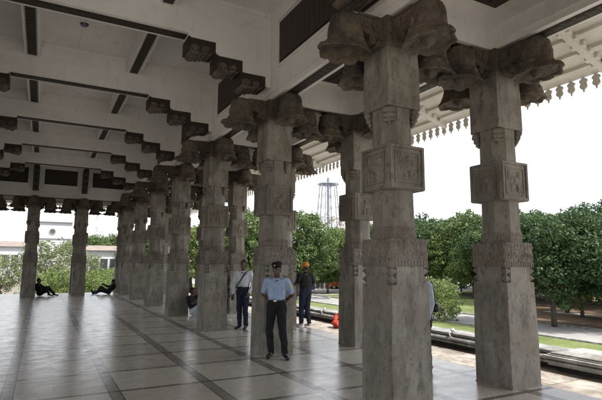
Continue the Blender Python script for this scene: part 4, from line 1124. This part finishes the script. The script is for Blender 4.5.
def car(px, d, rz, m, label, sc=1):
    x, y = far(px, d); t = empty('parked_car', (x, y, GZ), rz, label, 'car', 'cars parked beyond the lawn'); t.scale = (sc,)*3
    side = [(-2.0,.35), (-2.05,.7), (-1.95,.88), (-1.25,.95), (-.7,1.38), (.6,1.42), (1.35,1.0), (2.0,.9), (2.08,.6), (2.0,.33)]
    bm = bmesh.new(); R = []
    for (y_, k) in ((-.82,.93), (-.78,1.0), (0,1.0), (.78,1.0), (.82,.93)):
        R.append([(p[0]*(.98 if k < 1 else 1), y_*(1 if p[1] < 1 else .84), .33+(p[1]-.33)*(k if p[1] > .9 else 1)) for p in side])
    loft(bm, R); body = link('body', bm, m, t); 
    for s in (-1, 1):
        bm = bmesh.new()
        vs = [(-.68,1.30), (.55,1.34), (1.15,1.02), (-1.08,1.0)]
        A = [bm.verts.new((p[0], s*(.70 if p[1] > 1.2 else .775), p[1])) for p in vs]; B_ = [bm.verts.new((p[0], s*(.73 if p[1] > 1.2 else .835), p[1])) for p in vs]
        bm.faces.new(A); bm.faces.new(B_)
        for k in range(4): bm.faces.new((A[k], A[(k+1) % 4], B_[(k+1) % 4], B_[k]))
        link('side_window', bm, 'window_glass', t)
    for (x0, z0, x1, z1, nm) in ((.66,1.40,1.33,1.03,'windscreen'), (-.76,1.36,-1.22,.99,'rear_window')):
        bm = bmesh.new(); dx = .03 if x0 > 0 else -.03
        vs = [bm.verts.new(p) for p in ((x0+dx,-.6,z0), (x0+dx,.6,z0), (x1+dx,.66,z1), (x1+dx,-.66,z1))]; bm.faces.new(vs); 
        g = bmesh.ops.extrude_face_region(bm, geom=bm.faces[:]); bmesh.ops.translate(bm, vec=(-dx, 0, -.01), verts=[e for e in g['geom'] if isinstance(e, bmesh.types.BMVert)])
        link(nm, bm, 'window_glass', t)
    for x_ in (-1.3, 1.3):
        for s in (-1, 1):
            bm = bmesh.new(); tube(bm, [(x_, s*.66, .32), (x_, s*.85, .32)], .32, 20); wh = link('wheel', bm, 'tyre', t)
            bm = bmesh.new(); tube(bm, [(x_, s*.84, .32), (x_, s*.865, .32)], .19, 16); link('rim', bm, 'steel_rim', wh)
    for s in (-1, 1):
        bm = bmesh.new(); ball(bm, V(2.0, s*.6, .72), (.07,.16,.08), 10); link('headlight', bm, 'lamp_glass', t)
        bm = bmesh.new(); ball(bm, V(-2.0, s*.6, .78), (.06,.15,.08), 10); link('tail_light', bm, 'car_red', t)
car(343, 68, -.5, 'car_red', 'red car parked beyond the low parapet, partly behind a pillar')
car(330, 72, -.5, 'car_white', 'white car parked left of the red car')
car(299, 60, -.5, 'car_blue', 'blue car parked left of the turbaned man')


# ------------------------------------------------------------------ light
W = bpy.data.worlds.new('World'); S.world = W; W.use_nodes = True
nt = W.node_tree; nt.nodes.clear()
out = nt.nodes.new('ShaderNodeOutputWorld'); bg = nt.nodes.new('ShaderNodeBackground'); bg.inputs[1].default_value = .1
sky = nt.nodes.new('ShaderNodeTexSky'); sky.sky_type = 'NISHITA'; sky.sun_disc = False
SE, SA = math.radians(56), math.radians(150)     # sun elevation, compass bearing from +y clockwise
sky.sun_elevation = SE; sky.sun_rotation = SA; sky.air_density = 1.2; sky.dust_density = 2.5
tc = nt.nodes.new('ShaderNodeTexCoord')
nn = noise_tex(nt, mapping(nt, tc.outputs['Generated'], (1, 1, 3.5)), 1.6, 6, .55)
cl = ramp(nt, nn, [(.39, (.27,.27,.27)), (.60, (1,1,1))])
colr = mixc(nt, cl, sky.outputs[0], (9.0, 9.3, 9.8))
L(nt, colr, bg.inputs[0]); L(nt, bg.outputs[0], out.inputs[0])
sl = bpy.data.lights.new('Sun', 'SUN'); sl.energy = 3.4; sl.angle = math.radians(3); sl.color = (1, .95, .87)
so = bpy.data.objects.new('Sun', sl); COL.objects.link(so)
dv = Vector((math.sin(SA)*math.cos(SE), math.cos(SA)*math.cos(SE), math.sin(SE)))
so.rotation_euler = dv.to_track_quat('Z', 'Y').to_euler(); so.location = (20, -10, 30)

# ------------------------------------------------------------------ camera
cd = bpy.data.cameras.new('Camera'); co = bpy.data.objects.new('Camera', cd); COL.objects.link(co)
cd.sensor_width = 36; cd.sensor_fit = 'HORIZONTAL'; cd.lens = F/602*36; cd.clip_end = 5000; cd.clip_start = .05
mt = Matrix.Translation((-.03, 0, 1.69)) @ Matrix.Rotation(-cam_yaw, 4, 'Z') @ Matrix.Rotation(math.radians(90+7.54), 4, 'X') @ Matrix.Rotation(math.radians(.34), 4, 'Z')
co.matrix_world = mt
S.camera = co
S.view_settings.view_transform = 'Standard'; S.view_settings.look = 'None'; S.view_settings.gamma = 1
S.view_settings.exposure = 1.3
S.render.engine = 'CYCLES'
S.cycles.max_bounces = 8; S.cycles.diffuse_bounces = 5; S.cycles.glossy_bounces = 4
S.cycles.use_denoising = True
